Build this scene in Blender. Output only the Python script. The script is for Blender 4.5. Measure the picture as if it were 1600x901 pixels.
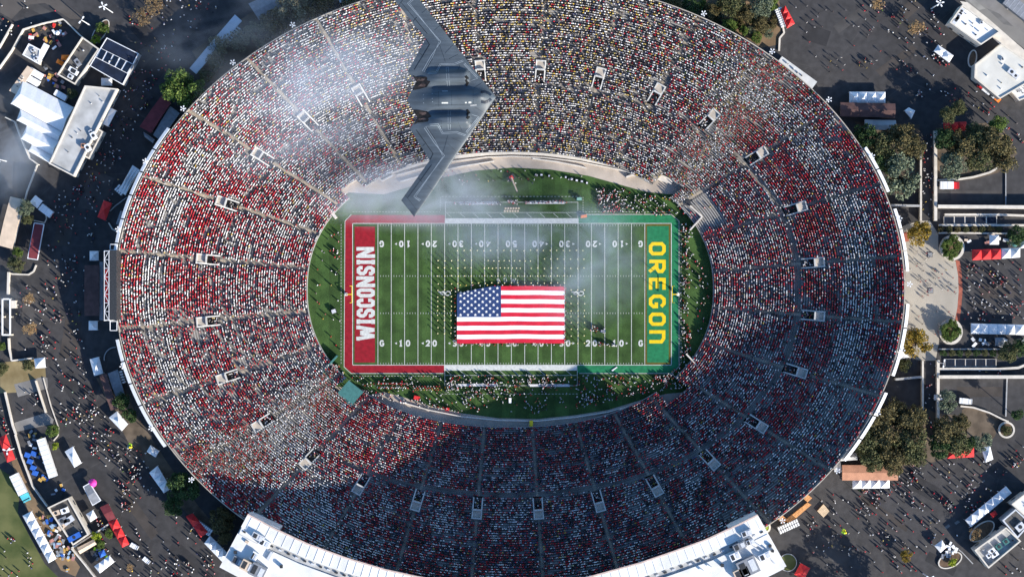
import bpy, bmesh, math, random
import numpy as np
from mathutils import Vector, Matrix
R = math.radians
random.seed(7); rng = np.random.default_rng(7)
for o in list(bpy.data.objects): bpy.data.objects.remove(o)
SC = bpy.context.scene
COL = SC.collection
# ------------------------------------------------------------------ camera, sky, sun, exposure
H = 700.0                       # camera height above the field
FPX = 4.55 * H                  # focal length in photograph pixels (1600 wide)
cam = bpy.data.cameras.new('camera'); camo = bpy.data.objects.new('camera', cam); COL.objects.link(camo)
cam.sensor_width = 36.0; cam.lens = 36.0 * FPX / 1600.0
cam.clip_start = 1.0; cam.clip_end = 6000
camo.location = (0, 0, H); camo.rotation_euler = (0, 0, 0)
SC.camera = camo
SUN_EL = R(26.0); SUN_XY = Vector((0.76, -0.65)).normalized()
SUN_D = Vector((SUN_XY.x * math.cos(SUN_EL), SUN_XY.y * math.cos(SUN_EL), math.sin(SUN_EL)))
w = bpy.data.worlds.new('World'); SC.world = w; w.use_nodes = True
nt = w.node_tree; nt.nodes.clear()
sky = nt.nodes.new('ShaderNodeTexSky'); sky.sky_type = 'NISHITA'; sky.sun_disc = False
sky.ozone_density = 4.0; sky.dust_density = 0.6; sky.sun_elevation = SUN_EL; sky.sun_rotation = math.atan2(SUN_XY.x, SUN_XY.y)
bg = nt.nodes.new('ShaderNodeBackground'); bg.inputs[1].default_value = 0.142
wo = nt.nodes.new('ShaderNodeOutputWorld')
hs_ = nt.nodes.new('ShaderNodeHueSaturation'); hs_.inputs['Saturation'].default_value = 1.12   # the deep blue of clear winter air
nt.links.new(sky.outputs[0], hs_.inputs['Color']); nt.links.new(hs_.outputs[0], bg.inputs[0]); nt.links.new(bg.outputs[0], wo.inputs[0])
sl = bpy.data.lights.new('sun', 'SUN'); sl.energy = 5.0; sl.angle = R(0.5); sl.color = (1.0, 0.93, 0.82)
slo = bpy.data.objects.new('sun', sl); COL.objects.link(slo)
slo.rotation_euler = SUN_D.to_track_quat('Z', 'Y').to_euler(); slo.location = (200, -200, 300)
vs = SC.view_settings
vs.view_transform = 'Standard'; vs.look = 'None'; vs.gamma = 1.0; vs.use_curve_mapping = False
vs.exposure = 0.76
SC.cycles.use_denoising = True
SC.cycles.volume_step_rate = 2.0
SC.render.filter_size = 1.2
SC.cycles.max_bounces = 6; SC.cycles.volume_bounces = 1

# ------------------------------------------------------------------ helpers
G = 14.5                        # level of the ground outside the bowl
def P(px, py, z=G):             # place on the ground plan read from the photograph, at height z
    s = FPX / (H - z)
    return Vector(((px - 800.0) / s, (450.5 - py) / s, z))
def PX(d, z=G): return d * (H - z) / FPX    # pixels -> metres

def node_mat(name, col, rough=0.8, var=0.18, scale=0.6, col2=None, metal=0.0, spec=0.3, detail=4.0, bump=0.0):
    m = bpy.data.materials.new(name); m.use_nodes = True; t = m.node_tree
    b = t.nodes['Principled BSDF']
    b.inputs['Roughness'].default_value = rough; b.inputs['Metallic'].default_value = metal
    b.inputs['Specular IOR Level'].default_value = spec
    g = t.nodes.new('ShaderNodeNewGeometry'); n = t.nodes.new('ShaderNodeTexNoise')
    n.inputs['Scale'].default_value = scale; n.inputs['Detail'].default_value = detail
    t.links.new(g.outputs['Position'], n.inputs['Vector'])
    rp = t.nodes.new('ShaderNodeValToRGB')
    c2 = col2 or tuple(min(1, c * (1 + var)) for c in col)
    rp.color_ramp.elements[0].position = 0.35; rp.color_ramp.elements[1].position = 0.65
    rp.color_ramp.elements[0].color = (*[c * (1 - var) for c in col], 1); rp.color_ramp.elements[1].color = (*c2, 1)
    t.links.new(n.outputs['Fac'], rp.inputs['Fac']); t.links.new(rp.outputs['Color'], b.inputs['Base Color'])
    if bump:
        bn = t.nodes.new('ShaderNodeBump'); bn.inputs['Strength'].default_value = bump; bn.inputs['Distance'].default_value = 0.1
        t.links.new(n.outputs['Fac'], bn.inputs['Height']); t.links.new(bn.outputs['Normal'], b.inputs['Normal'])
    return m
_M = {}
def M(key, *a, **k):
    if key not in _M: _M[key] = node_mat(key, *a, **k)
    return _M[key]
WHITE = M('white_canvas', (0.78, 0.78, 0.78), 0.7, 0.05, 1.5)
REDC = M('red_canvas', (0.62, 0.03, 0.03), 0.6, 0.12, 1.5)
BLUEC = M('blue_canvas', (0.03, 0.12, 0.45), 0.6, 0.12, 1.5)
GREENC = M('green_canvas', (0.05, 0.16, 0.15), 0.6, 0.12, 1.0)
GREYC = M('grey_canvas', (0.22, 0.23, 0.25), 0.7, 0.12, 1.0)
ORANGEC = M('orange_canvas', (0.80, 0.20, 0.02), 0.6, 0.1, 1.5)
METAL = M('painted_metal', (0.55, 0.56, 0.58), 0.5, 0.1, 2.0)
WMETAL = M('white_metal', (0.8, 0.8, 0.8), 0.45, 0.06, 2.0)
DMETAL = M('dark_metal', (0.035, 0.037, 0.04), 0.5, 0.2, 2.0)
CONC = M('concrete', (0.42, 0.37, 0.31), 0.9, 0.16, 0.35)
CONCL = M('pale_concrete', (0.60, 0.55, 0.48), 0.9, 0.1, 0.5)
ROOFW = M('white_roof_membrane', (0.70, 0.69, 0.66), 0.8, 0.13, 0.18, detail=9)
ROOFG = M('grey_roof_membrane', (0.40, 0.40, 0.39), 0.85, 0.2, 0.25, detail=9)
ROOFD = M('dark_roof_felt', (0.10, 0.095, 0.09), 0.9, 0.25, 0.5)
ROOFN = M('navy_roof_sheet', (0.010, 0.018, 0.040), 0.9, 0.3, 0.5)
ROOFB = M('brown_roof_sheet', (0.10, 0.055, 0.05), 0.75, 0.2, 0.6)
ROOFR = M('maroon_roof_sheet', (0.16, 0.03, 0.035), 0.7, 0.18, 0.6)
ROOFT = M('terracotta_roof_sheet', (0.42, 0.21, 0.13), 0.8, 0.12, 0.5)
ROOFC = M('cream_roof_sheet', (0.60, 0.47, 0.35), 0.8, 0.1, 0.5)
WALLC = M('cream_stucco', (0.62, 0.56, 0.47), 0.85, 0.08, 0.6)
WALLG = M('grey_stucco', (0.36, 0.36, 0.36), 0.85, 0.1, 0.6)
WOOD = M('raw_timber', (0.55, 0.27, 0.11), 0.75, 0.2, 1.5)
BARK = M('bark', (0.13, 0.09, 0.06), 0.9, 0.3, 2.0)
SOIL = M('soil', (0.13, 0.085, 0.055), 0.95, 0.35, 0.7)
GLASS = M('dark_glass', (0.01, 0.018, 0.035), 0.3, 0.3, 0.8, spec=0.3)
BLACK = M('black_rubber', (0.012, 0.012, 0.013), 0.7, 0.3, 2.0)

def tag(o, label=None, cat=None, group=None, kind=None):
    if label: o['label'] = label
    if cat: o['category'] = cat
    if group: o['group'] = group
    if kind: o['kind'] = kind
    return o
def empty(name, loc, label=None, cat=None, group=None, rz=0.0):
    o = bpy.data.objects.new(name, None); COL.objects.link(o); o.location = loc; o.rotation_euler = (0, 0, rz)
    o.empty_display_size = 0.5
    return tag(o, label, cat, group)
def link(name, me, parent=None, loc=None):
    o = bpy.data.objects.new(name, me); COL.objects.link(o)
    if parent is not None: o.parent = parent
    if loc is not None: o.location = loc
    return o
def copy_tree(o, parent=None):
    c = o.copy(); COL.objects.link(c)
    if parent is not None: c.parent = parent
    for ch in list(o.children): copy_tree(ch, c)
    return c

class MB:
    """collects faces in world or local metres; build() links ONE mesh object"""
    def __init__(s): s.v = []; s.f = []; s.m = []
    def face(s, pts, mi=0):
        b = len(s.v); s.v += [tuple(p) for p in pts]; s.f.append(tuple(range(b, b + len(pts)))); s.m.append(mi); return s
    def quadstrip(s, A, B, mi=0, closed=False):
        n = len(A); b = len(s.v); s.v += [tuple(p) for p in A] + [tuple(p) for p in B]
        for i in range(n if closed else n - 1):
            j = (i + 1) % n; s.f.append((b + i, b + j, b + n + j, b + n + i)); s.m.append(mi)
        return s
    def prism(s, poly, z0, z1, top=True, bottom=False, mi=0, mit=None):
        pts = [(p[0], p[1]) for p in poly]
        if sum(pts[i][0] * pts[(i + 1) % len(pts)][1] - pts[(i + 1) % len(pts)][0] * pts[i][1] for i in range(len(pts))) < 0: pts = pts[::-1]
        n = len(pts); b = len(s.v)
        s.v += [(x, y, z0) for x, y in pts] + [(x, y, z1) for x, y in pts]
        for i in range(n):
            j = (i + 1) % n; s.f.append((b + i, b + j, b + n + j, b + n + i)); s.m.append(mi)
        if top: s.f.append(tuple(range(b + n, b + 2 * n))); s.m.append(mi if mit is None else mit)
        if bottom: s.f.append(tuple(range(b + n - 1, b - 1, -1))); s.m.append(mi)
        return s
    def box(s, c, size, rz=0.0, mi=0):
        cx, cy, cz = c; sx, sy, sz = size; ca, sa = math.cos(rz), math.sin(rz)
        q = [(cx + ca * x - sa * y, cy + sa * x + ca * y) for x, y in ((-sx/2, -sy/2), (sx/2, -sy/2), (sx/2, sy/2), (-sx/2, sy/2))]
        return s.prism(q, cz - sz / 2, cz + sz / 2, True, True, mi)
    def tube(s, pts, rad, n=6, mi=0, cap=True):
        pts = [Vector(p) for p in pts]; rads = rad if isinstance(rad, (list, tuple)) else [rad] * len(pts)
        rings = []
        for i, p in enumerate(pts):
            d = (pts[min(i + 1, len(pts) - 1)] - pts[max(i - 1, 0)]).normalized()
            u = d.orthogonal().normalized(); v = d.cross(u)
            rings.append([p + rads[i] * (math.cos(2 * math.pi * k / n) * u + math.sin(2 * math.pi * k / n) * v) for k in range(n)])
        b = len(s.v)
        for r in rings: s.v += [tuple(q) for q in r]
        for i in range(len(rings) - 1):
            for k in range(n):
                s.f.append((b + i*n + k, b + i*n + (k+1) % n, b + (i+1)*n + (k+1) % n, b + (i+1)*n + k)); s.m.append(mi)
        if cap:
            s.f.append(tuple(b + k for k in range(n))[::-1]); s.m.append(mi)
            e = b + (len(rings) - 1) * n; s.f.append(tuple(e + k for k in range(n))); s.m.append(mi)
        return s
    def lathe(s, prof, c=(0, 0, 0), n=16, mi=0):
        b = len(s.v)
        for r, z in prof:
            for k in range(n):
                a = 2 * math.pi * k / n; s.v.append((c[0] + r * math.cos(a), c[1] + r * math.sin(a), c[2] + z))
        for i in range(len(prof) - 1):
            for k in range(n):
                s.f.append((b + i*n + k, b + i*n + (k+1) % n, b + (i+1)*n + (k+1) % n, b + (i+1)*n + k)); s.m.append(mi)
        return s
    def mesh(s, name, mats, smooth=False, off=None):
        me = bpy.data.meshes.new(name)
        v = s.v if off is None else [(x - off[0], y - off[1], z - off[2]) for x, y, z in s.v]
        me.from_pydata(v, [], s.f)
        for m in (mats if isinstance(mats, (list, tuple)) else [mats]): me.materials.append(m)
        if any(s.m): me.polygons.foreach_set('material_index', s.m)
        if smooth: me.polygons.foreach_set('use_smooth', [True] * len(s.f))
        me.update(); return me
    def build(s, name, mats, parent=None, smooth=False):
        off = parent.matrix_basis.translation if parent is not None and parent.parent is None else None
        if parent is not None and parent.parent is not None: off = parent.parent.matrix_basis.translation
        return link(name, s.mesh(name, mats, smooth, off), parent)   # vertices given in world metres; parent only translated

def centroid(poly): return Vector((sum(p[0] for p in poly) / len(poly), sum(p[1] for p in poly) / len(poly), poly[0][2] if len(poly[0]) > 2 else 0))
def ccw(pts):
    a = sum(pts[i][0] * pts[(i + 1) % len(pts)][1] - pts[(i + 1) % len(pts)][0] * pts[i][1] for i in range(len(pts)))
    return list(pts) if a > 0 else list(pts)[::-1]
def inset(poly, d):
    pts = ccw([Vector((p[0], p[1])) for p in poly]); n = len(pts); out = []
    for i in range(n):
        a, b, c = pts[i - 1], pts[i], pts[(i + 1) % n]
        d1 = (b - a).normalized(); d2 = (c - b).normalized()
        n1 = Vector((-d1.y, d1.x)); n2 = Vector((-d2.y, d2.x))
        k = 1 + n1.dot(n2)
        out.append(b + (n1 + n2) * (d / max(k, 0.2)))
    return out
FOOT = []                                  # footprints that pedestrians keep off
def keep_off(poly): FOOT.append(np.array([(p[0], p[1]) for p in poly]))
def inside(poly, x, y):
    c = np.zeros(np.shape(x), bool); n = len(poly)
    for i in range(n):
        x1, y1 = poly[i]; x2, y2 = poly[i - 1]
        with np.errstate(divide='ignore', invalid='ignore'):
            c ^= ((y1 > y) != (y2 > y)) & (x < (x2 - x1) * (y - y1) / (y2 - y1 + 1e-12) + x1)
    return c
def sheet(name, pxpoly, z, mat, kind='structure', parent=None):
    b = MB(); b.face([P(x, y, z) for x, y in ccw([(x, -y) for x, y in pxpoly]) for y in [-y]])
    o = b.build(name, mat, parent)
    if parent is None: o['kind'] = kind
    return o
ORD = ['first', 'second', 'third', 'fourth', 'fifth', 'sixth', 'seventh', 'eighth', 'ninth', 'tenth', 'eleventh', 'twelfth', 'thirteenth', 'fourteenth', 'fifteenth', 'sixteenth', 'seventeenth', 'eighteenth', 'nineteenth', 'twentieth', 'twenty-first', 'twenty-second', 'twenty-third', 'twenty-fourth']
# ------------------------------------------------------------------ the ground round the stadium
CX, CY = -0.6, -0.4
AI, BI, AO, BO = 318/4.56, 215/4.56, 615/4.74, 485/4.74      # inner and rim half axes in metres
Z0, ZR = 1.5, 28.0
def bowl(th, t):
    a = AI + (AO - AI) * t; b = BI + (BO - BI) * t; n = 2.22 - 0.22 * np.minimum(1, np.maximum(t, 0)) ** 0.7
    c, s = np.cos(th), np.sin(th)
    return CX + a * np.sign(c) * np.abs(c) ** (2 / n), CY + b * np.sign(s) * np.abs(s) ** (2 / n)
def zrow(t): return Z0 + (ZR - Z0) * (0.5 * t + 0.5 * t * t)

def asphalt_mat():
    m = node_mat('asphalt', (0.047, 0.045, 0.046), 0.92, 0.16, 0.02, detail=8)
    t = m.node_tree; b = t.nodes['Principled BSDF']; old = b.inputs['Base Color'].links[0].from_socket
    g = t.nodes.new('ShaderNodeNewGeometry')
    v = t.nodes.new('ShaderNodeTexVoronoi'); v.feature = 'DISTANCE_TO_EDGE'; v.inputs['Scale'].default_value = 0.045
    n2 = t.nodes.new('ShaderNodeTexNoise'); n2.inputs['Scale'].default_value = 0.5; n2.inputs['Detail'].default_value = 6
    t.links.new(g.outputs['Position'], v.inputs['Vector']); t.links.new(g.outputs['Position'], n2.inputs['Vector'])
    lt = t.nodes.new('ShaderNodeMath'); lt.operation = 'LESS_THAN'; lt.inputs[1].default_value = 0.004
    t.links.new(v.outputs['Distance'], lt.inputs[0])
    mx = t.nodes.new('ShaderNodeMix'); mx.data_type = 'RGBA'; mx.inputs['B'].default_value = (0.058, 0.055, 0.054, 1)
    t.links.new(lt.outputs[0], mx.inputs['Factor']); t.links.new(old, mx.inputs['A'])
    rr = t.nodes.new('ShaderNodeMapRange'); rr.inputs['From Min'].default_value = 0.3; rr.inputs['From Max'].default_value = 0.7
    rr.inputs['To Min'].default_value = 0.8; rr.inputs['To Max'].default_value = 1.25
    t.links.new(n2.outputs['Fac'], rr.inputs['Value'])
    mm = t.nodes.new('ShaderNodeMix'); mm.data_type = 'RGBA'; mm.blend_type = 'MULTIPLY'; mm.inputs['Factor'].default_value = 1
    t.links.new(mx.outputs['Result'], mm.inputs['A']); t.links.new(rr.outputs['Result'], mm.inputs['B'])
    t.links.new(mm.outputs['Result'], b.inputs['Base Color'])
    return m
ASPH = asphalt_mat()
th = np.linspace(0, 2 * np.pi, 361)[:-1]
b = MB(); xr, yr = bowl(th, 1.006); prev = [(x, y, G) for x, y in zip(xr, yr)]
for k in (1.3, 1.9, 4, 20):
    nx = [(CX + (x - CX) * k, CY + (y - CY) * k, G) for x, y in zip(xr, yr)]
    b.quadstrip(prev, nx, closed=True); prev = nx
b.build('ground', ASPH)['kind'] = 'structure'

LAWN = M('lawn', (0.075, 0.10, 0.03), 0.95, 0.25, 0.12, col2=(0.13, 0.135, 0.05))
DRY = M('dry_grass', (0.24, 0.18, 0.085), 0.95, 0.25, 0.15, col2=(0.30, 0.24, 0.13))
DIRT = M('dirt_path', (0.20, 0.135, 0.08), 0.95, 0.2, 0.2)
ROADC = M('worn_concrete_road', (0.20, 0.19, 0.175), 0.9, 0.2, 0.08)
PLAZA = M('beige_paving', (0.36, 0.325, 0.27), 0.85, 0.09, 0.12)
BRICKR = M('red_brick_paving', (0.32, 0.10, 0.065), 0.9, 0.2, 0.8)
PADG = M('grey_concrete_pad', (0.20, 0.19, 0.18), 0.9, 0.15, 0.2)
BROWNG = M('bark_mulch', (0.11, 0.085, 0.062), 0.95, 0.35, 0.25)
sheet('lawn', [(-300, 700), (0, 732), (20, 745), (30, 775), (28, 800), (45, 835), (70, 880), (95, 905), (120, 1150), (-300, 1150)], G + .02, LAWN)
sheet('dry_grass', [(0, 566), (70, 560), (72, 595), (40, 612), (0, 614)], G + .02, DRY)
sheet('dirt_path', [(18, 720), (26, 716), (52, 775), (75, 800), (100, 850), (125, 885), (118, 900), (95, 890), (60, 830), (45, 800), (30, 760)], G + .03, DIRT)
sheet('dirt_path', [(0, 0), (0, 20), (18, 30), (40, 8), (70, 5), (110, 30), (135, 30), (95, 0)], G + .02, M('dusty_asphalt', (0.085, 0.075, 0.068), 0.95, 0.18, 0.1))
sheet('concrete_pad', [(22, 600), (68, 588), (74, 590), (75, 606), (28, 620)], G + .03, PADG)
sheet('concrete_pad', [(22, 660), (72, 644), (84, 655), (82, 662), (26, 674)], G + .03, PADG)
sheet('road', [(1470, -60), (1510, 4), (1545, 32), (1620, 92), (1760, 200), (1760, -120), (1470, -120)], G + .02, ROADC)
sheet('pavement', [(1500, 2), (1512, 4), (1545, 30), (1600, 78), (1640, 110), (1625, 118), (1592, 92), (1565, 72), (1556, 64), (1530, 40)], G + .04, CONCL)
sheet('plaza', [(1404, 357), (1418, 350), (1440, 345), (1453, 345), (1466, 365), (1466, 385), (1478, 402), (1493, 408), (1497, 430), (1498, 455),
                (1496, 480), (1492, 500), (1478, 505), (1468, 515), (1467, 535), (1462, 563), (1440, 563), (1400, 555), (1404, 520), (1412, 470), (1412, 420)], G + .02, PLAZA)
sheet('brick_band', [(1493, 406), (1500, 408), (1503, 430), (1504, 455), (1502, 480), (1499, 504), (1492, 502), (1496, 480), (1498, 455), (1497, 430)], G + .03, BRICKR)
sheet('brick_band', [(1406, 364), (1417, 362), (1421, 372), (1420, 377), (1408, 378)], G + .03, BRICKR)
sheet('mulch_bed', [(1503, 640), (1515, 632), (1545, 640), (1562, 655), (1555, 680), (1540, 700), (1512, 695)], G + .02, BROWNG)
sheet('mulch_bed', [(1462, 200), (1560, 190), (1590, 240), (1560, 270), (1520, 280), (1480, 284), (1462, 275)], G + .02, BROWNG)
sheet('mulch_bed', [(1335, 190), (1437, 195), (1440, 300), (1400, 305), (1380, 262)], G + .02, BROWNG)
sheet('mulch_bed', [(1340, 640), (1440, 632), (1462, 645), (1512, 650), (1508, 710), (1400, 735), (1330, 712)], G + .02, BROWNG)
sheet('mulch_bed', [(1040, -8), (1215, -20), (1222, 40), (1215, 70), (1190, 75), (1120, 30)], G + .02, DIRT)
sheet('mulch_bed', [(300, 80), (400, 15), (470, 0), (560, -20), (480, 40), (400, 85), (330, 135)], G + .02, BROWNG)
sheet('mulch_bed', [(150, 590), (185, 590), (215, 650), (260, 720), (310, 790), (345, 830), (330, 840), (262, 770), (200, 690)], G + .02, BROWNG)
random.seed(41)
PATCH = [M('asphalt_patch_dark', (0.034, 0.033, 0.035), .9, .15, .3), M('asphalt_patch_light', (0.066, 0.062, 0.060), .95, .18, .3), M('asphalt_patch_brown', (0.058, 0.050, 0.045), .95, .2, .2)]
for k, (x, y, L, W_, an) in enumerate(((1275, 55, 40, 26, 20), (1330, 30, 60, 14, -35), (1400, 95, 70, 12, -35), (1480, 140, 60, 9, -30), (1300, 860, 60, 30, 25), (1380, 800, 90, 10, 35), (1440, 760, 60, 24, 30), (1530, 740, 50, 18, 35), (1560, 455, 60, 22, 0), (1530, 480, 40, 12, 0), (1525, 306, 80, 16, 0), (1530, 612, 70, 16, 0),
        (110, 600, 40, 26, 60), (150, 700, 80, 14, 50), (215, 800, 90, 16, 55), (290, 870, 60, 22, 40), (60, 480, 50, 40, 10), (110, 530, 26, 60, 10), (230, 60, 60, 22, 50), (150, 300, 40, 60, 20), (100, 360, 26, 50, 10), (240, 110, 30, 50, 40), (70, 20, 70, 12, 30), (1420, 15, 60, 20, -40), (1470, 880, 50, 16, 30))):
    a = R(an); q = [(x + math.cos(a)*u*L/2 - math.sin(a)*v*W_/2, y + math.sin(a)*u*L/2 + math.cos(a)*v*W_/2) for u, v in ((-1, -1), (1, -1), (1.05, .9), (-.95, 1.05))]
    sheet('asphalt_patch', q, G + .008 + .0004*k, PATCH[k % 3])
for k, q in enumerate(([(1520, -5), (1548, -5), (1600, 34), (1600, 52)], [(1540, 12), (1562, 22), (1584, 42), (1568, 38)], [(1500, -10), (1516, -6), (1540, 14), (1530, 16)])): sheet('road_patch', q, G + .026 + .001*k, (PADG, M('worn_road_dark', (.14, .135, .13), .9, .2, .3), M('worn_road_pale', (.25, .24, .22), .9, .15, .3))[k])
# faded lane marks on the asphalt
for q in ([(1476, 823), (1482, 818), (1485, 821), (1479, 826)], [(1491, 816), (1497, 812), (1500, 815), (1494, 819)],
          [(1534, 752), (1538, 749), (1539, 751), (1535, 754)], [(1520, 762), (1525, 759), (1526, 761), (1521, 764)],
          [(1507, 772), (1512, 768), (1513, 770), (1508, 774)], [(1484, 789), (1489, 785), (1490, 787), (1485, 791)], [(1452, 812), (1457, 808), (1458, 810), (1453, 814)]):
    sheet('road_marking', q, G + .03, M('faded_paint', (0.16, 0.16, 0.155), 0.9, 0.2, 1.0))

def wall_run(name, label, pts, h, th, mat, cat='wall', group=None, cap=None):
    """a low wall along a polyline of plan points: one thing, one part per straight length"""
    wp = [P(x, y, G) for x, y in pts]
    root = empty(name, wp[0], label, cat, group)
    for i in range(len(wp) - 1):
        a, c = wp[i], wp[i + 1]; d = c - a; L = d.length; ang = math.atan2(d.y, d.x); mid = (a + c) / 2
        mb = MB(); mb.box((mid.x, mid.y, G + h / 2 - .05 + .004 * (i % 2)), (L + th * .0, th, h + .1), ang); mb.build('wall_length', mat, root)
        if cap:
            mb = MB(); mb.box((mid.x, mid.y, G + h + .1 + .004 * (i % 2)), (L, th + .25, .16), ang); mb.build('coping', cap, root)
    return root
def arc(cx, cy, r, a0, a1, n=10): return [(cx + r * math.cos(R(a0 + (a1 - a0) * i / n)), cy + r * math.sin(R(a0 + (a1 - a0) * i / n))) for i in range(n + 1)]
wall_run('garden_wall', 'cream wall at the east side of the narrow walkway above the beige plaza', [(1460, 205), (1460, 345)], 2.2, 1.0, CONCL)
wall_run('garden_wall', 'cream wall at the west side of the narrow walkway above the beige plaza', [(1437, 230), (1437, 345)], 2.2, .6, CONCL)
wall_run('garden_wall', 'cream wall at the east side of the narrow walkway below the beige plaza', [(1464, 562), (1464, 690)], 2.2, .9, CONCL)
wall_run('garden_wall', 'cream wall at the west side of the narrow walkway below the beige plaza', [(1440, 563), (1440, 640)], 2.2, .6, CONCL)
wall_run('retaining_wall', 'long pale retaining wall below the parked ambulance', [(1463, 323), (1600, 324), (1700, 324)], 3.0, 1.1, CONCL)
wall_run('retaining_wall', 'pale wall between the upper solar panels and the planting strip', [(1466, 352), (1580, 352), (1640, 352)], 1.2, .7, CONCL)
wall_run('retaining_wall', 'thin wall between the planting strip and the tents by the red canopy row', [(1466, 364), (1508, 364), (1580, 365)], 1.0, .5, CONCL)
wall_run('retaining_wall', 'pale wall along the upper edge of the upper solar panels', [(1475, 335.5), (1558, 335.5), (1600, 337), (1640, 338)], 1.4, .7, CONCL)
wall_run('retaining_wall', 'thin wall above the planting strip of the lower solar panels', [(1466, 545), (1560, 545), (1575, 546)], 1.0, .4, WALLG)
wall_run('retaining_wall', 'pale wall along the lower edge of the lower solar panels', [(1466, 576), (1560, 576), (1590, 574), (1600, 570), (1640, 560)], 1.4, .8, CONCL)
wall_run('retaining_wall', 'long pale retaining wall under the lower solar panels', [(1464, 588), (1578, 588), (1700, 588)], 2.8, 1.1, CONCL)
wall_run('retaining_wall', 'pale wall beside the stadium rim above the beige plaza', [(1390, 321), (1436, 322)], 2.5, .7, WALLG)
wall_run('retaining_wall', 'pale wall beside the stadium rim below the beige plaza', [(1397, 592), (1438, 588)], 2.5, .7, WALLG)
wall_run('kerb_wall', 'curved cream kerb wall round the tree bed by the ambulance', [(1463, 282), (1483, 281), (1500, 280), (1520, 277), (1545, 270), (1560, 262)], .9, .7, CONCL)
wall_run('kerb_wall', 'curved pale kerb wall along the bark mulch bed by the white van', [(1500, 634), (1520, 636), (1545, 644), (1565, 654), (1575, 658)], .9, .5, CONCL)
wall_run('kerb_wall', 'straight pale kerb dividing the parking lane by the ambulance', [(1571, 268), (1571, 322)], .6, .3, WALLG)
wall_run('kerb_wall', 'straight pale kerb dividing the parking lane by the white van', [(1573, 590), (1571, 650)], .6, .4, WALLG)
wall_run('kerb_wall', 'sandy curved kerb by the red tents near the upper stadium rim', [(1217, 80), (1218, 60), (1225, 52), (1223, 42)], .6, .6, CONCL)
wall_run('compound_wall', 'pale wall round the food compound with the orange tents', [(0, 108), (20, 80), (38, 47), (68, 38), (100, 31), (104, 34), (126, 56), (155, 77)], 2.0, .35, CONCL)
wall_run('compound_wall', 'pale wall behind the white marquee ends', [(10, 184), (25, 191), (33, 213), (43, 236), (48, 248), (62, 258)], 2.0, .35, CONCL)
wall_run('compound_wall', 'straight pale wall running down from the white marquees', [(59, 258), (43, 300), (40, 312)], 1.2, .35, CONCL)
wall_run('compound_wall', 'grey wall with a bright end by the smoky upper left plaza', [(0, 76), (21, 39)], 1.8, .4, CONCL)
wall_run('kerb_wall', 'curved pale kerb round the bushes by the maroon roof', [(48, 345), (52, 344), (70, 348), (73, 342), (72, 334), (60, 322)], .6, .3, CONCL)
wall_run('kerb_wall', 'curved cream kerb below the bushes by the maroon roof', [(12, 426), (20, 428), (45, 429), (53, 424), (57, 414)], .6, .5, CONCL)
wall_run('compound_wall', 'cream wall beside the entry gate at the picture edge', [(15, 425), (14, 460)], 1.8, .7, CONCL)
wall_run('compound_wall', 'cream wall running down from the entry gate', [(15, 528), (16, 545), (20, 563), (53, 559)], 1.8, .5, CONCL)
wall_run('compound_wall', 'bright white wall beside the concrete pads', [(57, 594), (73, 644)], 1.8, .4, WALLC)
wall_run('compound_wall', 'pale wall between the concrete pads and the picture edge', [(9, 612), (21, 664), (26, 678)], 1.6, .5, CONCL)
wall_run('kerb_wall', 'pale kerb curving past the bush by the long white trailer', [(68, 590), (80, 634), (92, 668), (91, 680), (84, 688)], .5, .3, CONCL)
wall_run('compound_wall', 'long pale fence wall beside the blue bins', [(25, 678), (35, 712), (52, 758), (75, 790)], 1.8, .35, CONCL)
wall_run('compound_wall', 'pale wall round the yard of the cream booth roof', [(113, 855), (140, 838), (172, 817)], 1.6, .5, CONCL)
wall_run('compound_wall', 'pale wall running down from the yard of the cream booth roof', [(113, 855), (132, 878), (150, 901)], 1.6, .5, CONCL)
wall_run('kerb_wall', 'thin pale kerb by the striped garage roof at the rim foot', [(1520, 880), (1503, 862), (1498, 858)], .3, .3, WALLG)
wall_run('kerb_wall', 'curved kerb below the scoreboard by the stadium rim', arc(181, 560, 18, 170, 270, 8), .5, .3, WALLG)
wall_run('kerb_wall', 'curved kerb above the scoreboard by the stadium rim', [(199, 308), (180, 322), (172, 330)], .5, .3, WALLG)
wall_run('kerb_wall', 'curved kerb beside the dark grey canopy near the stadium rim', [(170, 348), (176, 358), (186, 363)], .5, .4, CONCL)
# ------------------------------------------------------------------ the stadium bowl
TUN_PX = [(655,780),(747,793),(840,793),(932,780),(1018,755),(1104,715),(1178,660),(1245,580),(1272,493),(1275,410),(1245,325),(1182,243),(1105,188),(1020,152),
          (932,127),(843,115),(752,112),(662,126),(572,157),(490,195),(412,245),(352,317),(323,405),(323,502),(352,590),(412,660),(487,715),(567,755)]
TT = np.linspace(0, 2*np.pi, 7201)
def _ang(px, py):                       # angle parameter of a plan point at mid height
    p = P(px, py, 11.0); best = None
    for t in (0.5, 0.55):
        x, y = bowl(TT, t); d = np.abs(np.arctan2(y - CY, x - CX) - math.atan2(p.y - CY, p.x - CX)); d = np.minimum(d, 2*np.pi - d)
        best = TT[np.argmin(d)]
    return best
TUN = sorted(_ang(*p) for p in TUN_PX)
def speed(th, t, e=1e-3):
    x1, y1 = bowl(th - e, t); x2, y2 = bowl(th + e, t); return np.hypot(x2 - x1, y2 - y1) / (2*e)
NR = 74
TK = np.linspace(0, 1, NR + 1)
def tun_t0(th): return 0.425 + 0.06 * np.cos(th) ** 2
TUNL = 0.125
HW = 1.6                               # half width of a tunnel in metres
angs = []
for k, a in enumerate(TUN):
    h = HW / float(speed(a, 0.5)); angs += [a - h, a + h]
    nxt = TUN[(k + 1) % 28] + (2*np.pi if k == 27 else 0); hn = HW / float(speed(nxt, 0.5))
    angs += list(np.linspace(a + h, nxt - hn, 14)[1:-1])
angs = np.array(sorted(angs)); NA = len(angs)
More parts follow.
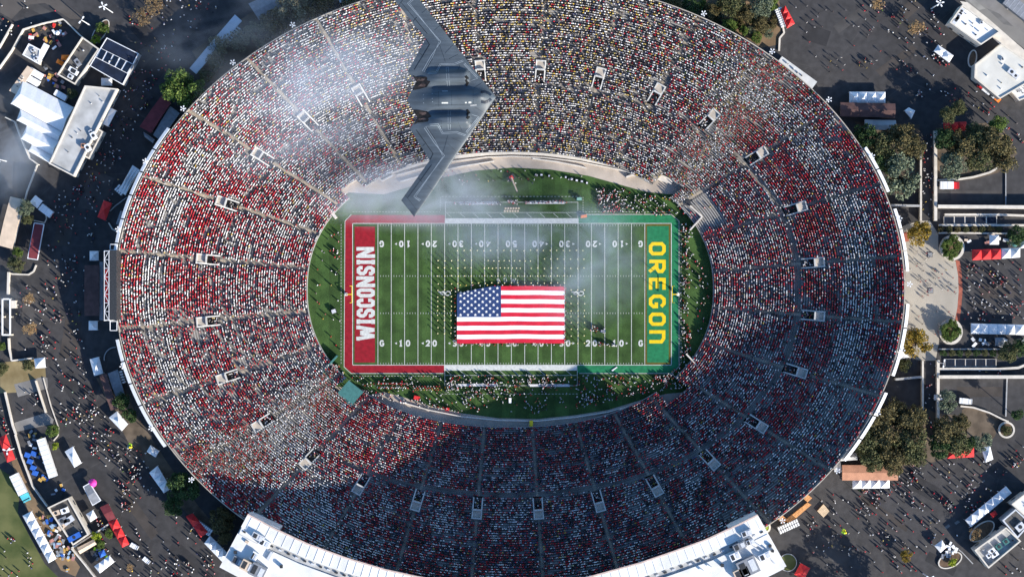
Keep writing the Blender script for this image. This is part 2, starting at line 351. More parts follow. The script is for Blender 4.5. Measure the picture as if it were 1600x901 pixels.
mid_a = (angs + np.append(angs[1:], angs[0] + 2*np.pi)) / 2
in_tun = np.zeros(NA, bool)
for a in TUN:
    d = np.abs((mid_a - a + np.pi) % (2*np.pi) - np.pi); in_tun |= d < HW / speed(a, 0.5)
STAD = empty('stadium', (CX, CY, 0), 'vast oval concrete stadium bowl packed with spectators round the field', 'stadium')
SEATC = M('weathered_terrace_concrete', (0.20, 0.185, 0.165), 0.9, 0.2, 0.3)
BENCHM = M('aluminium_bench', (0.37, 0.355, 0.33), 0.6, 0.12, 0.8)
AISLEM = M('aisle_concrete', (0.33, 0.285, 0.225), 0.9, 0.2, 0.5)
b = MB(); bench = MB()
def notch(th, t):                       # the openings at the four corners of the field
    d = np.degrees(th) % 360
    out = np.zeros(np.shape(d + t), bool)
    for c, wd, tm in ((44, 4.0, .10), (137, 3.2, .07), (222, 4.2, .10), (318, 4.2, .10)): out |= (np.abs(d - c) < wd) & (t < tm)
    return out
for k in range(NR):
    t0, t1 = TK[k], TK[k + 1]; z = zrow(t0); z1 = zrow(t1); tm = (t0 + t1) / 2
    x0, y0 = bowl(angs, t0); x1, y1 = bowl(angs, t1)
    base = len(b.v)
    b.v += list(zip(x0, y0, [z]*NA)) + list(zip(x1, y1, [z]*NA)) + list(zip(x1, y1, [z1]*NA))
    tl = tun_t0(mid_a); hole = in_tun & (tm > tl) & (tm < tl + TUNL) | notch(mid_a, tm)
    walk = (tm > tl - 0.034) & (tm < tl - 0.008)
    s0 = t0 + (t1 - t0) * .50; s1 = t0 + (t1 - t0) * .86
    bx0, by0 = bowl(angs, s0); bx1, by1 = bowl(angs, s1); bb = len(bench.v); zb = z + .42
    bench.v += list(zip(bx0, by0, [zb]*NA)) + list(zip(bx1, by1, [zb]*NA)) + list(zip(bx0, by0, [zb - .12]*NA))
    for i in range(NA):
        j = (i + 1) % NA
        if hole[i]: continue
        b.f.append((base + i, base + NA + i, base + NA + j, base + j)); b.m.append(0)
        b.f.append((base + NA + i, base + 2*NA + i, base + 2*NA + j, base + NA + j)); b.m.append(0)
        if in_tun[i] or walk[i]: continue
        bench.f.append((bb + i, bb + NA + i, bb + NA + j, bb + j)); bench.m.append(0)
        bench.f.append((bb + 2*NA + i, bb + i, bb + j, bb + 2*NA + j)); bench.m.append(0)
b.build('seating_terrace', SEATC, STAD)
o = bench.build('bench_rows', BENCHM, STAD); o['kind'] = 'stuff'
# aisles: sheets of stepped concrete just over the terrace at each tunnel angle
for a in TUN:
    t_lo = float(tun_t0(a)); pieces = [MB(), MB()]
    for k in range(NR):
        t0, t1 = TK[k], TK[k + 1]; tm = (t0 + t1) / 2
        if t_lo < tm < t_lo + TUNL or notch(np.array(a), tm): continue
        mb = pieces[int(tm > t_lo)]
        hw = 0.45 / float(speed(a, tm)); aa = np.array([a - hw, a + hw]); z = zrow(t0) + .03; zn = zrow(t1) + .03
        q0 = bowl(aa, t0 - .0008); q1 = bowl(aa, t1 - .0008)
        A = [(q0[0][i], q0[1][i], z) for i in (0, 1)]; B = [(q1[0][i], q1[1][i], z) for i in (0, 1)]; Cc = [(q1[0][i], q1[1][i], zn) for i in (0, 1)]
        mb.face([A[1], A[0], B[0], B[1]]); mb.face([B[1], B[0], Cc[0], Cc[1]])
    for mb in pieces: mb.build('aisle', AISLEM, STAD)
TWALL = M('tunnel_wall_paint', (.50, .49, .46), .85, .15, .8)
# entrance tunnels: level floor, side walls, roofed outer half, parapet
for a in TUN:
    tl = float(tun_t0(a)); ta, tb = tl, tl + TUNL
    pa = Vector((*[float(q) for q in bowl(a, ta)], 0)); pb = Vector((*[float(q) for q in bowl(a, tb)], 0))
    d = (pb - pa); L = d.length; d.normalize(); n = Vector((-d.y, d.x, 0)); ang = math.atan2(d.y, d.x)
    zf = zrow(ta) - .05; zt = zrow(tb) + 1.0
    mb = MB()
    T = empty('entrance_tunnel', (0, 0, 0)); T.parent = STAD; T.location = (0, 0, 0)
    def part(name, mbx, mat):
        me = mbx.mesh(name, mat, False, (CX, CY, 0)); return link(name, me, T)
    W = HW + .12
    part('floor', MB().face([pa - n*W + Vector((0,0,zf)), pb - n*W + Vector((0,0,zf)), pb + n*W + Vector((0,0,zf)), pa + n*W + Vector((0,0,zf))]), M('tunnel_floor', (.12, .11, .10), .9, .2, .6))
    for s in (-1, 1):
        q = [pa + n*s*(W - .42), pa + n*s*W, pb + n*s*W, pb + n*s*(W - .42)]
        mbw = MB(); z0a, z1a = zrow(ta) + 1.05, zt
        lo = [(p.x, p.y, zf) for p in q]; hi = [(q[0].x, q[0].y, z0a), (q[1].x, q[1].y, z0a), (q[2].x, q[2].y, z1a), (q[3].x, q[3].y, z1a)]
        base = len(mbw.v); mbw.v += lo + hi
        for i in range(4): mbw.f.append((i, (i+1) % 4, 4 + (i+1) % 4, 4 + i)); mbw.m.append(0)
        mbw.f.append((4, 5, 6, 7)); mbw.m.append(0)
        part('side_wall', mbw, TWALL)
    m1 = pa + d * (L * .55)
    q = [m1 - n*(W-.42), pb - n*(W-.42), pb + n*(W-.42), m1 + n*(W-.42)]
    part('roof_slab', MB().prism(q, zt - 1.3, zt - .95, True, True), CONC)
    part('front_parapet', MB().box(((m1.x), (m1.y), zt - .5), (.5, 2*(W-.42), .9), ang), TWALL)
    part('back_parapet', MB().box((pb.x - d.x*.2, pb.y - d.y*.2, (zf + zt)/2), (.4, 2*(W-.42), zt - zf), ang), TWALL)
# rim walkway and outer wall
mb = MB(); t_out = 1.005
x0, y0 = bowl(angs, 1.0); x1, y1 = bowl(angs, t_out)
zz = zrow(1.0)
A = list(zip(x0, y0, [zz + .01]*NA)); B = list(zip(x0, y0, [zz + .95]*NA)); C3 = list(zip(x1, y1, [zz + .95]*NA)); D3 = list(zip(x1, y1, [G - .3]*NA))
mb.quadstrip(B, A, closed=True); mb.quadstrip(C3, B, closed=True); mb.quadstrip(D3, C3, closed=True)
mb.build('rim_wall', CONC, STAD)
# green padded field wall along the lowest row
mb = MB(); x0, y0 = bowl(angs, -.003); x1, y1 = bowl(angs, .0005)
for i in range(NA):
    j = (i + 1) % NA
    if notch(mid_a[i], .01): continue
    mb.face([(x0[i], y0[i], 0), (x0[j], y0[j], 0), (x0[j], y0[j], Z0 + .8), (x0[i], y0[i], Z0 + .8)])
    mb.face([(x0[i], y0[i], Z0 + .8), (x0[j], y0[j], Z0 + .8), (x1[j], y1[j], Z0 + .8), (x1[i], y1[i], Z0 + .8)])
    mb.face([(x1[j], y1[j], Z0 - .1), (x1[i], y1[i], Z0 - .1), (x1[i], y1[i], Z0 + .8), (x1[j], y1[j], Z0 + .8)])
mb.build('field_wall', M('field_wall_paint', (0.30, 0.30, 0.29), .7, .1, .5), STAD)
# white windscreen panels on the rim
for lo, hi in ((149, 176), (189, 210), (-16, -2.5), (3.2, 15), (18, 27), (-33, -19)):
    n = max(1, round((hi - lo) / 4.4)); e = (hi - lo) / n
    for i in range(n):
        aa = np.radians(np.linspace(lo + i*e + .12, lo + (i+1)*e - .12, 6))
        mb = MB(); p0 = bowl(aa, 1.013); p1 = bowl(aa, 1.030)
        lo_i = list(zip(*p0, [zz - 1.2]*6)); hi_i = list(zip(*p0, [zz + 1.3]*6)); lo_o = list(zip(*p1, [zz - 1.2]*6)); hi_o = list(zip(*p1, [zz + 1.0]*6))
        mb.quadstrip(lo_i, hi_i); mb.quadstrip(hi_i, hi_o); mb.quadstrip(hi_o, lo_o); mb.quadstrip(lo_o, lo_i)
        for q in (0, 5): mb.face([lo_i[q], hi_i[q], hi_o[q], lo_o[q]])
        mb.build('windscreen_panel', WHITE, STAD)
# floodlights with white star shaped brackets standing on the rim
RIMDEG = [0, 12, 24, 36, 48, 60, 72, 84, 97, 109, 122, 133, 144, 155, 168, 180, 193, 205, 216, 228, 312, 324, 336, 348]
for i, dg in enumerate(RIMDEG):
    x, y = [float(q) for q in bowl(R(dg + 1.0), 1.022)]
    p = Vector((x, y, G)); fl = empty('floodlight', p, f'{ORD[i]} white floodlight pole along the rim, counting counterclockwise from the beige plaza', 'floodlight', 'floodlights along the stadium rim')
    MB().tube([(x, y, G - .1), (x, y, zz + 3.2)], [.22, .14], 6).build('pole', WMETAL, fl)
    for k in range(5):
        a = R(dg) + k * 2*math.pi/5; mb = MB()
        mb.tube([(x, y, zz + 3.0), (x + .65*math.cos(a), y + .65*math.sin(a), zz + 3.2)], .07, 4)
        mb.box((x + .75*math.cos(a), y + .75*math.sin(a), zz + 3.2), (.45, .35, .25), a); mb.build('lamp_head', WMETAL, fl)

# ------------------------------------------------------------------ field
APRON = M('apron_concrete', (0.40, 0.34, 0.28), 0.9, 0.16, 0.15)
mb = MB(); x, y = bowl(angs, .16); mb.face(list(zip(x, y, [0.0]*NA))); mb.build('apron', APRON)['kind'] = 'structure'
def grass_mat():
    m = node_mat('playing_turf', (0.034, 0.074, 0.017), 0.95, 0.22, 0.25, col2=(0.047, 0.096, 0.023), detail=8)
    t = m.node_tree; bs = t.nodes['Principled BSDF']; old = bs.inputs['Base Color'].links[0].from_socket
    g = t.nodes.new('ShaderNodeNewGeometry'); sx = t.nodes.new('ShaderNodeSeparateXYZ'); t.links.new(g.outputs['Position'], sx.inputs[0])
    def math_(op, a, bv):
        q = t.nodes.new('ShaderNodeMath'); q.operation = op
        t.links.new(a, q.inputs[0]); q.inputs[1].default_value = bv; return q.outputs[0]
    u = math_('ADD', sx.outputs[0], 200.0); u = math_('DIVIDE', u, 9.144); u = math_('FRACT', u, 0); u = math_('GREATER_THAN', u, 0.5)
    u = math_('MULTIPLY', u, 0.22); u = math_('ADD', u, 0.9)
    n3 = t.nodes.new('ShaderNodeTexNoise'); n3.inputs['Scale'].default_value = 2.5; n3.inputs['Detail'].default_value = 5; t.links.new(g.outputs['Position'], n3.inputs['Vector'])
    r3 = t.nodes.new('ShaderNodeMapRange'); r3.inputs['From Min'].default_value = .3; r3.inputs['From Max'].default_value = .7; r3.inputs['To Min'].default_value = .75; r3.inputs['To Max'].default_value = 1.25
    t.links.new(n3.outputs['Fac'], r3.inputs['Value'])
    q = t.nodes.new('ShaderNodeMath'); q.operation = 'MULTIPLY'; t.links.new(u, q.inputs[0]); t.links.new(r3.outputs[0], q.inputs[1])
    mm = t.nodes.new('ShaderNodeMix'); mm.data_type = 'RGBA'; mm.blend_type = 'MULTIPLY'; mm.inputs['Factor'].default_value = 1
    t.links.new(old, mm.inputs['A']); t.links.new(q.outputs[0], mm.inputs['B']); t.links.new(mm.outputs['Result'], bs.inputs['Base Color'])
    return m
TURF = grass_mat()
GRASS_PX = [(474,455),(476,412),(486,372),(507,330),(545,301),(600,304),(640,292),(690,278),(740,267),(800,262),(860,265),(920,275),(970,289),(1010,300),(1062,305),
            (1085,318),(1102,345),(1108,362),(1118,388),(1124,425),(1127,455),(1124,500),(1112,540),(1092,570),(1092,592),(1072,612),(1040,615),(1000,625),(950,640),(900,648),
            (840,654),(780,653),(720,645),(670,633),(630,620),(600,612),(570,618),(545,606),(520,602),(498,575),(486,545),(478,510),(474,480)]
FIELD = sheet('field', GRASS_PX, .05, TURF)
PWHITE = M('white_field_paint', (0.52, 0.53, 0.50), .9, .12, 1.2)
PRED = M('red_field_paint', (0.24, 0.007, 0.016), .9, .16, .8)
PGREEN = M('green_field_paint', (0.014, 0.16, 0.065), .9, .16, .8)
PYEL = M('yellow_field_paint', (0.72, 0.50, 0.01), .9, .1, 1.0)
PGOLD = M('gold_field_paint', (0.10, 0.085, 0.012), .9, .15, 1.0)
def fsheet(name, rect, z, mat, parent=FIELD):
    x0, y0, x1, y1 = rect
    mb = MB(); mb.face([P(x0, y1, z), P(x1, y1, z), P(x1, y0, z), P(x0, y0, z)]); return mb.build(name, mat, parent)
def fpoly(name, pts, z, mat, parent=FIELD):
    mb = MB(); mb.face([P(x, y, z) for x, y in ccw([(x, -y) for x, y in pts]) for y in [-y]]); return mb.build(name, mat, parent)
# borders
fpoly('red_border', [(550, 336), (695, 336), (695, 349), (551, 349), (551, 570), (694, 570), (694, 582), (549, 582), (538, 572), (539, 346)], .07, PRED)
fpoly('green_border', [(904, 336), (1048, 336), (1060, 346), (1060, 572), (1049, 582), (902, 582), (902, 570), (1049, 570), (1049, 349), (904, 349)], .07, PGREEN)
fsheet('white_border', (695, 341, 904, 348.5), .07, PWHITE); fsheet('white_border', (694, 570.5, 902, 578.5), .07, PWHITE)
EZL = fsheet('end_zone', (554, 354, 586, 566), .07, PRED)
EZR0 = fsheet('end_zone_edge', (1008, 350, 1048, 569), .066, PGOLD)
EZR = fsheet('end_zone', (1011, 353, 1045, 566), .08, PGREEN)
def line(name, pts, wpx, z, mat, parent=FIELD, closed=False):
    """thick stroke with mitred joins"""
    v = [Vector(p) for p in pts]; n = len(v); L_, R_ = [], []
    for i in range(n):
        a = v[i - 1] if (i > 0 or closed) else None; c = v[(i + 1) % n] if (i < n - 1 or closed) else None
        d1 = (v[i] - a).normalized() if a is not None else None; d2 = (c - v[i]).normalized() if c is not None else None
        d1 = d1 or d2; d2 = d2 or d1
        n1 = Vector((-d1.y, d1.x)); n2 = Vector((-d2.y, d2.x)); k = max(.35, 1 + n1.dot(n2)); off = (n1 + n2) * (wpx / 2 / k)
        L_.append(v[i] + off); R_.append(v[i] - off)
    mb = MB(); mb.quadstrip([P(p.x, p.y, z) for p in L_], [P(p.x, p.y, z) for p in R_], closed=closed)
    return mb if parent is None else mb.build(name, mat, parent)
for i in range(21):
    x = 590.5 + 20.85 * i; fsheet('yard_line', (x - .42, 349.5, x + .42, 569.5), .09, PWHITE)
for y in (349, 570): fsheet('side_line', (551, y - .45, 1049, y + .45), .1, PWHITE)
for x in (551, 1049): fsheet('end_line', (x - .5, 349.6, x + .5, 569.4), .095, PWHITE)
mb = MB()
for i in range(100):
    x = 590.5 + 4.17 * i
    if i % 5 == 0: continue
    for y0, y1 in ((351, 353), (566.5, 568.5), (430, 432.2), (488, 490.2)):
        mb.face([P(x - .3, y1, .09), P(x + .3, y1, .09), P(x + .3, y0, .09), P(x - .3, y0, .09)])
o = mb.build('hash_marks', PWHITE, FIELD); o['kind'] = 'stuff'
line('border_line', [(549, 335), (539, 345.5), (537.6, 573), (548.5, 583), (693, 583)], .8, .1, PWHITE)
line('border_line', [(905, 583), (1049.5, 583), (1061, 572.5), (1061, 345.5), (1049, 335), (905, 335)], .8, .1, PWHITE)
mb = MB()
def dashes(x0, y0, x1, y1, n):
    for i in range(n):
        a = i / n; c = (i + .55) / n; xa, ya, xb, yb = x0 + (x1-x0)*a, y0 + (y1-y0)*a, x0 + (x1-x0)*c, y0 + (y1-y0)*c
        q = line('', [(xa, ya), (xb, yb)], .6, .09, None, None); base = len(mb.v); mb.v += q.v; mb.f += [tuple(base + k for k in f) for f in q.f]; mb.m += q.m
dashes(551, 331, 690, 331, 30); dashes(533, 350, 533, 570, 46); dashes(551, 587, 690, 587, 30); dashes(905, 331, 1050, 331, 30); dashes(1064, 350, 1064, 570, 44)
dashes(690, 307, 910, 307, 40); dashes(690, 615, 905, 615, 40); dashes(688, 308, 688, 331, 6); dashes(911, 308, 911, 331, 6)
o = mb.build('dashed_lines', PWHITE, FIELD); o['kind'] = 'stuff'
line('coach_box', [(696, 341), (696, 316), (903, 316), (903, 341)], .7, .092, PWHITE); line('coach_box', [(697, 332), (902, 332)], .6, .1, PWHITE)
line('coach_box', [(695, 579), (695, 602), (902, 602), (902, 579)], .7, .092, PWHITE); line('coach_box', [(696, 586), (901, 586)], .6, .1, PWHITE)
for i in range(10):
    x = 698 + 20.8 * i; line('coach_box_stripe', [(x, 333), (x + 8, 340)], .6, .096, PWHITE); line('coach_box_stripe', [(x, 579), (x + 8, 585.5)], .6, .096, PWHITE)

# stroke lettering: glyph strokes in a unit cell, width then height, y up
GL = {'0': (.72, [[(.12,.3),(.12,.7),(.26,.92),(.46,.92),(.6,.7),(.6,.3),(.46,.08),(.26,.08),'c']]),
 '1': (.5, [[(.1,.74),(.28,.9),(.28,.1)], [(.08,.06),(.48,.06)]]),
 '2': (.68, [[(.1,.68),(.14,.86),(.28,.94),(.44,.94),(.58,.8),(.56,.6),(.14,.1),(.62,.1)]]),
 '3': (.68, [[(.1,.8),(.24,.94),(.46,.94),(.58,.76),(.52,.58),(.32,.52),(.54,.44),(.6,.26),(.46,.07),(.24,.07),(.1,.22)]]),
 '4': (.72, [[(.46,.0),(.46,.92),(.08,.3),(.68,.3)]]),
 '5': (.68, [[(.58,.93),(.16,.93),(.13,.54),(.42,.6),(.58,.44),(.58,.24),(.44,.07),(.22,.07),(.09,.2)]]),
 'G': (.74, [[(.62,.74),(.48,.92),(.26,.92),(.12,.7),(.12,.3),(.26,.08),(.5,.08),(.62,.26),(.62,.44),(.42,.44)]]),
 'W': (1.2, [[(.12,.96),(.34,.0)], [(.34,.0),(.58,.82)], [(.62,.82),(.86,.0)], [(.86,.0),(1.08,.96)], [(-.04,.94),(.28,.94)], [(.92,.94),(1.24,.94)]]),
 'I': (.46, [[(.23,.1),(.23,.9)], [(.03,.07),(.43,.07)], [(.03,.93),(.43,.93)]]),
 'S': (.72, [[(.6,.68),(.6,.82),(.48,.92),(.24,.92),(.12,.80),(.12,.64),(.24,.53),(.48,.47),(.6,.36),(.6,.2),(.48,.08),(.24,.08),(.12,.18),(.12,.32)]]),
 'C': (.72, [[(.6,.64),(.6,.78),(.48,.92),(.24,.92),(.12,.78),(.12,.22),(.24,.08),(.48,.08),(.6,.22),(.6,.36)]]),
 'O': (.72, [[(.12,.22),(.12,.78),(.24,.92),(.48,.92),(.6,.78),(.6,.22),(.48,.08),(.24,.08),'c']]),
 'N': (.9, [[(.14,.0),(.14,.98)], [(.76,.02),(.76,1.0)], [(.16,.95),(.74,.05)], [(.0,.06),(.3,.06)], [(.6,.94),(.9,.94)], [(.0,.95),(.2,.95)]]),
 'R': (.74, [[(.12,.0),(.12,.92),(.46,.92),(.6,.8),(.6,.6),(.46,.46),(.2,.46)], [(.36,.42),(.62,.0)]]),
 'E': (.68, [[(.62,.92),(.12,.92),(.12,.08),(.62,.08)], [(.2,.5),(.56,.5)]]),
 'B': (.7, [[(.1,.08),(.1,.92),(.44,.92),(.56,.8),(.56,.62),(.44,.52),(.16,.52)], [(.44,.5),(.6,.38),(.6,.2),(.46,.08),(.16,.08)]]),
 'L': (.6, [[(.1,.92),(.1,.08),(.56,.08)]]),
 'n': (.74, [[(.12,.0),(.12,.9),(.44,.9),(.6,.76),(.6,.0)]]), 'o': (.8, [[(.12,.28),(.12,.72),(.28,.9),(.52,.9),(.68,.72),(.68,.28),(.52,.1),(.28,.1),'c']])}
def glyph(ch, org, ux, uy, h, wst, z, mat, parent, name='letter', sx=1.0):
    """org = plan pixel of the cell's lower left corner, ux / uy = unit reading and up directions in pixels, h = cell height"""
    mbg = MB()
    for k, st in enumerate(GL[ch][1]):
        cl = st[-1] == 'c'; pts = [(org[0] + ux[0]*x*h*sx + uy[0]*y*h, org[1] + ux[1]*x*h*sx + uy[1]*y*h) for x, y in (st[:-1] if cl else st)]
        q = line('', pts, wst, z + .004 * k, None, None, cl); base = len(mbg.v); mbg.v += q.v; mbg.f += [tuple(base + i for i in f) for f in q.f]; mbg.m += q.m
    for i, f in enumerate(mbg.f):      # all strokes face up
        a, c, d = (Vector(mbg.v[f[0]]), Vector(mbg.v[f[1]]), Vector(mbg.v[f[2]]))
        if (c - a).cross(d - a).z < 0: mbg.f[i] = f[::-1]
    return mbg.build(name, mat, parent)
def word(txt, org, ux, uy, h, wst, z, mat, parent, gap=.1, length=None, name='letter'):
    tot = sum(GL[c][0] for c in txt) + gap * (len(txt) - 1); sx = 1.0 if length is None else length / (tot * h)
    u = 0
    for c in txt:
        glyph(c, (org[0] + ux[0]*u*h*sx, org[1] + ux[1]*u*h*sx), ux, uy, h, wst, z, mat, parent, name, sx); u += GL[c][0] + gap
word('WISCONSIN', (585, 531), (0, -1), (-1, 0), 27, 5.6, .10, PWHITE, EZL, .13, 145)
word('OREGOn', (1014.5, 377), (0, 1), (1, 0), 25, 5.4, .11, PYEL, EZR, .14, 161)
lab = ['1', '2', '3', '4', '5', '4', '3', '2', '1']
for i, dch in enumerate(lab):
    x = 590.5 + 41.7 * (i + 1)
    for up in (False, True):
        ux, uy, y = ((1, 0), (0, -1), 540.6) if not up else ((-1, 0), (0, 1), 376.4)
        sg = 1 if not up else -1; h = 9.2
        glyph(dch, (x - sg*8.6, y), ux, uy, h, 2.3, .112, PWHITE, FIELD, 'yard_number', 1.05); glyph('0', (x + sg*1.8, y), ux, uy, h, 2.3, .112, PWHITE, FIELD, 'yard_number', 1.05)
        if i != 4:
            left = (i < 4); s = -1 if left else 1; yy = 536 if not up else 381; xx = x + s * 12.0
            fpoly('yard_arrow', [(xx + s*3.6, yy), (xx, yy - 1.9), (xx, yy + 1.9)], .112, PWHITE)
for up in (False, True):
    ux, uy, y = ((1, 0), (0, -1), 540.6) if not up else ((-1, 0), (0, 1), 376.4); sg = 1 if not up else -1
    for x in (596.5, 1001): glyph('G', (x - sg*3.4, y), ux, uy, 9.2, 2.3, .112, PWHITE, FIELD, 'yard_number', 1.05)
for k, c in enumerate('BOWL'):
    a = R(-18 + 12 * k); px, py = 795 + 46*math.sin(a) - 3, 487 - 46*math.cos(a)
    glyph(c, (px, py), (math.cos(a), math.sin(a)), (math.sin(a), -math.cos(a)), 7.5, .8, .112, PWHITE, FIELD, 'logo_letter', 1.0)
for cx in (695, 903):                       # small rose emblems on the hash lines
    mbl = MB()
    for pts, ww in (([(cx-10, 455.5), (cx-6, 457), (cx-2, 455.5), (cx, 459), (cx+3, 456)], 2.0), ([(cx+3, 455), (cx+8, 455.5), (cx+9, 459), (cx+5, 461.5), (cx+1, 460.5)], 1.4), ([(cx-7, 458.8), (cx-4, 460), (cx-2, 459.5)], 1.2)):
        q = line('', pts, ww, .112 + .004 * len(mbl.f), None, None); base = len(mbl.v); mbl.v += q.v; mbl.f += [tuple(base + i for i in f) for f in q.f]; mbl.m += q.m
    mbl.build('emblem', PWHITE, FIELD)
# goal posts
YEL = M('yellow_post_paint', (0.75, 0.55, 0.02), .45, .05, 1.0)
for px, s, nm in ((551, -1, 'red'), (1049, 1, 'green')):
    c = P(px, 459.5, 0); base = c + Vector((s * 2.1, 0, 0))
    gp = empty('goal_post', base, f'yellow goal post with white padded base at the {nm} end zone', 'goal post')
    MB().lathe([(.0, .05), (.55, .05), (.55, 1.9), (.45, 1.95), (0, 1.95)], base, 12).build('base_pad', WHITE, gp)
    MB().tube([base + Vector((0, 0, 1.9)), base + Vector((0, 0, 2.5)), base + Vector((-s*.6, 0, 3.0)), base + Vector((-s*2.1, 0, 3.05))], .16, 8).build('gooseneck', YEL, gp)
    MB().tube([c + Vector((0, -2.82, 3.05)), c + Vector((0, 2.82, 3.05))], .13, 8).build('crossbar', YEL, gp)
    for k in (-1, 1): MB().tube([c + Vector((0, k*2.82, 3.0)), c + Vector((0, k*2.82, 12.2))], .1, 8).build('upright', YEL, gp)
# low concrete walls and box fronts on the apron above and below the grass
def apron_wall(label, pts, h, thk, mat=CONCL):
    wp = [P(x, y, 0) for x, y in pts]; root = empty('apron_wall', wp[0], label, 'wall')
    for i in range(len(wp) - 1):
        a, c = wp[i], wp[i + 1]; d = c - a
        MB().box(((a.x + c.x)/2, (a.y + c.y)/2, h/2 + .003*(i % 2)), (d.length, thk, h), math.atan2(d.y, d.x)).build('wall_length', mat, root)
apron_wall('long pale curved terrace wall above the top sideline, nearest the seats', [(612, 268), (660, 254), (710, 245), (760, 239.5), (800, 238), (850, 240), (905, 247), (960, 258), (1010, 272), (1050, 285)], 1.3, 1.5)
apron_wall('thin pale curved wall on the apron above the top sideline', [(620, 274), (660, 263), (710, 252), (760, 246), (800, 244.5), (850, 246.5), (905, 253), (960, 264), (985, 270)], .9, .35)
apron_wall('short pale ramp wall on the apron left of the camera crane', [(625, 284), (672, 271), (722, 260), (772, 252)], .8, .4)
apron_wall('short pale ramp wall on the apron right of the camera crane', [(832, 248), (870, 253), (906, 260), (916, 263)], .8, .4)
apron_wall('pale stepped wall at the top right apron corner', [(978, 277), (986, 274), (1035, 275), (1060, 287), (1075, 291)], 1.6, .5)
apron_wall('pale stepped wall at the top left apron corner', [(528, 320), (528, 296), (565, 277), (590, 262)], 1.6, .5)
apron_wall('zigzag pale stair wall on the top left apron', [(585, 271), (597, 283), (614, 274)], 1.4, .5)
apron_wall('thin pale wall along the lower edge of the grass', [(625, 627), (670, 640), (720, 650), (780, 656), (840, 657), (900, 651), (950, 643), (1000, 629)], .9, .35)
apron_wall('pale wall at the lower left corner beside the green canopy', [(592, 640), (600, 637), (618, 646), (631, 642)], 1.5, .5)
apron_wall('short pale box wall below the lower apron centre', [(905, 672), (905, 660), (920, 657)], 1.5, .5)
apron_wall('short pale box wall right of the lower apron', [(968, 640), (980, 636), (983, 660)], 1.5, .5)
apron_wall('pale notched wall at the top left end of the stands', [(507, 316), (526, 341)], 3.2, .9)
apron_wall('dull green notched wall at the top left field corner', [(508, 313), (530, 297)], 2.6, .5, GREENC)
apron_wall('pale notched wall at the top right end of the stands', [(1077, 322), (1096, 339), (1077, 360)], 3.2, .5)
apron_wall('grey notched wall at the lower right end of the stands', [(1071, 552), (1094, 577), (1077, 594)], 3.2, .45)
apron_wall('dull green notched wall at the lower left end of the stands', [(528, 555), (505, 580), (524, 596)], 3.2, .5, GREENC)
# canopy over the players' tunnel
def corner_canopy(name, label, quad, z, mat):
    q = [P(x, y, z) for x, y in quad]; c = centroid(q); root = empty(name, (c.x, c.y, 0), label, 'canopy')
    MB().prism(q, z - .25, z, True, True).build('roof', mat, root)
    for p in q: MB().tube([(p.x*.97 + c.x*.03, p.y*.97 + c.y*.03, .05), (p.x*.97 + c.x*.03, p.y*.97 + c.y*.03, z - .25)], .1, 6).build('post', WMETAL, root)
corner_canopy('tunnel_canopy', 'grey-green flat canopy over the tunnel mouth at the lower left field corner', [(527, 614), (545, 594), (568, 612), (549, 634)], 4.5, GREENC)
corner_canopy('tunnel_canopy', 'dark flat cover over the tunnel mouth at the lower right field corner', [(1073, 596), (1108, 594), (1106, 606), (1073, 606)], 2.6, DMETAL)
corner_canopy('tunnel_canopy', 'dark flat cover over the tunnel mouth at the top right field corner', [(1071, 313), (1090, 311), (1092, 320), (1072, 321)], 2.6, DMETAL)
# ------------------------------------------------------------------ flag held over the field
FL = empty('giant_flag', P(798, 492, 0), 'giant stars and stripes flag held flat above midfield by rows of people', 'flag')
FX0, FX1, FY0, FY1 = 714.0, 882.0, 536.0, 447.0
FRED = M('flag_red', (0.56, 0.010, 0.035), .7, .06, .8); FWHITE = M('flag_white', (0.82, 0.82, 0.82), .7, .03, .8); FBLUE = M('flag_blue', (0.018, 0.045, 0.14), .7, .08, .8)
def flagpt(u, v, dz=0.0):
    x = FX0 + (FX1 - FX0) * u; y = FY0 + (FY1 - FY0) * v
    y += .6 * math.sin(u * 7.0 + .6) * (0.3 + .7 * abs(v - .5)) + .18 * math.sin(u * 17 + v * 5)
    drop = max(0.0, .34 - u) / .34; k = max(0.0, min(1.0, (v - .78) / .22))
    y += 11 * drop ** 1.3 * k * k
    z = 1.35 + .05 * math.sin(u * 23 + v * 3) * math.sin(v * 9 + 1) + .02 * math.sin(u * 51 - v * 13) - .5 * drop * k * k
    return P(x, y, z + dz)
def cloth(name, u0, u1, v0, v1, nu, nv, mat, parent, dz=0.0):
    mb = MB()
    for s, off in ((1, 0.0), (-1, -.05)):
        base = len(mb.v)
        for j in range(nv + 1):
            for i in range(nu + 1): mb.v.append(tuple(flagpt(u0 + (u1-u0)*i/nu, v0 + (v1-v0)*j/nv, dz + off)))
        for j in range(nv):
            for i in range(nu):
                f = (base + j*(nu+1) + i, base + j*(nu+1) + i + 1, base + (j+1)*(nu+1) + i + 1, base + (j+1)*(nu+1) + i)
                mb.f.append(f if s > 0 else f[::-1]); mb.m.append(0)
    return mb.build(name, mat, parent, True)
for k in range(13):
    v1 = 1 - k / 13; v0 = 1 - (k + 1) / 13; u0 = .41 if k < 7 else 0.0
    cloth('stripe', u0, 1, v0, v1, 70, 3, FRED if k % 2 == 0 else FWHITE, FL)
CAN = cloth('canton', 0, .41, 6/13, 1, 40, 20, FBLUE, FL)
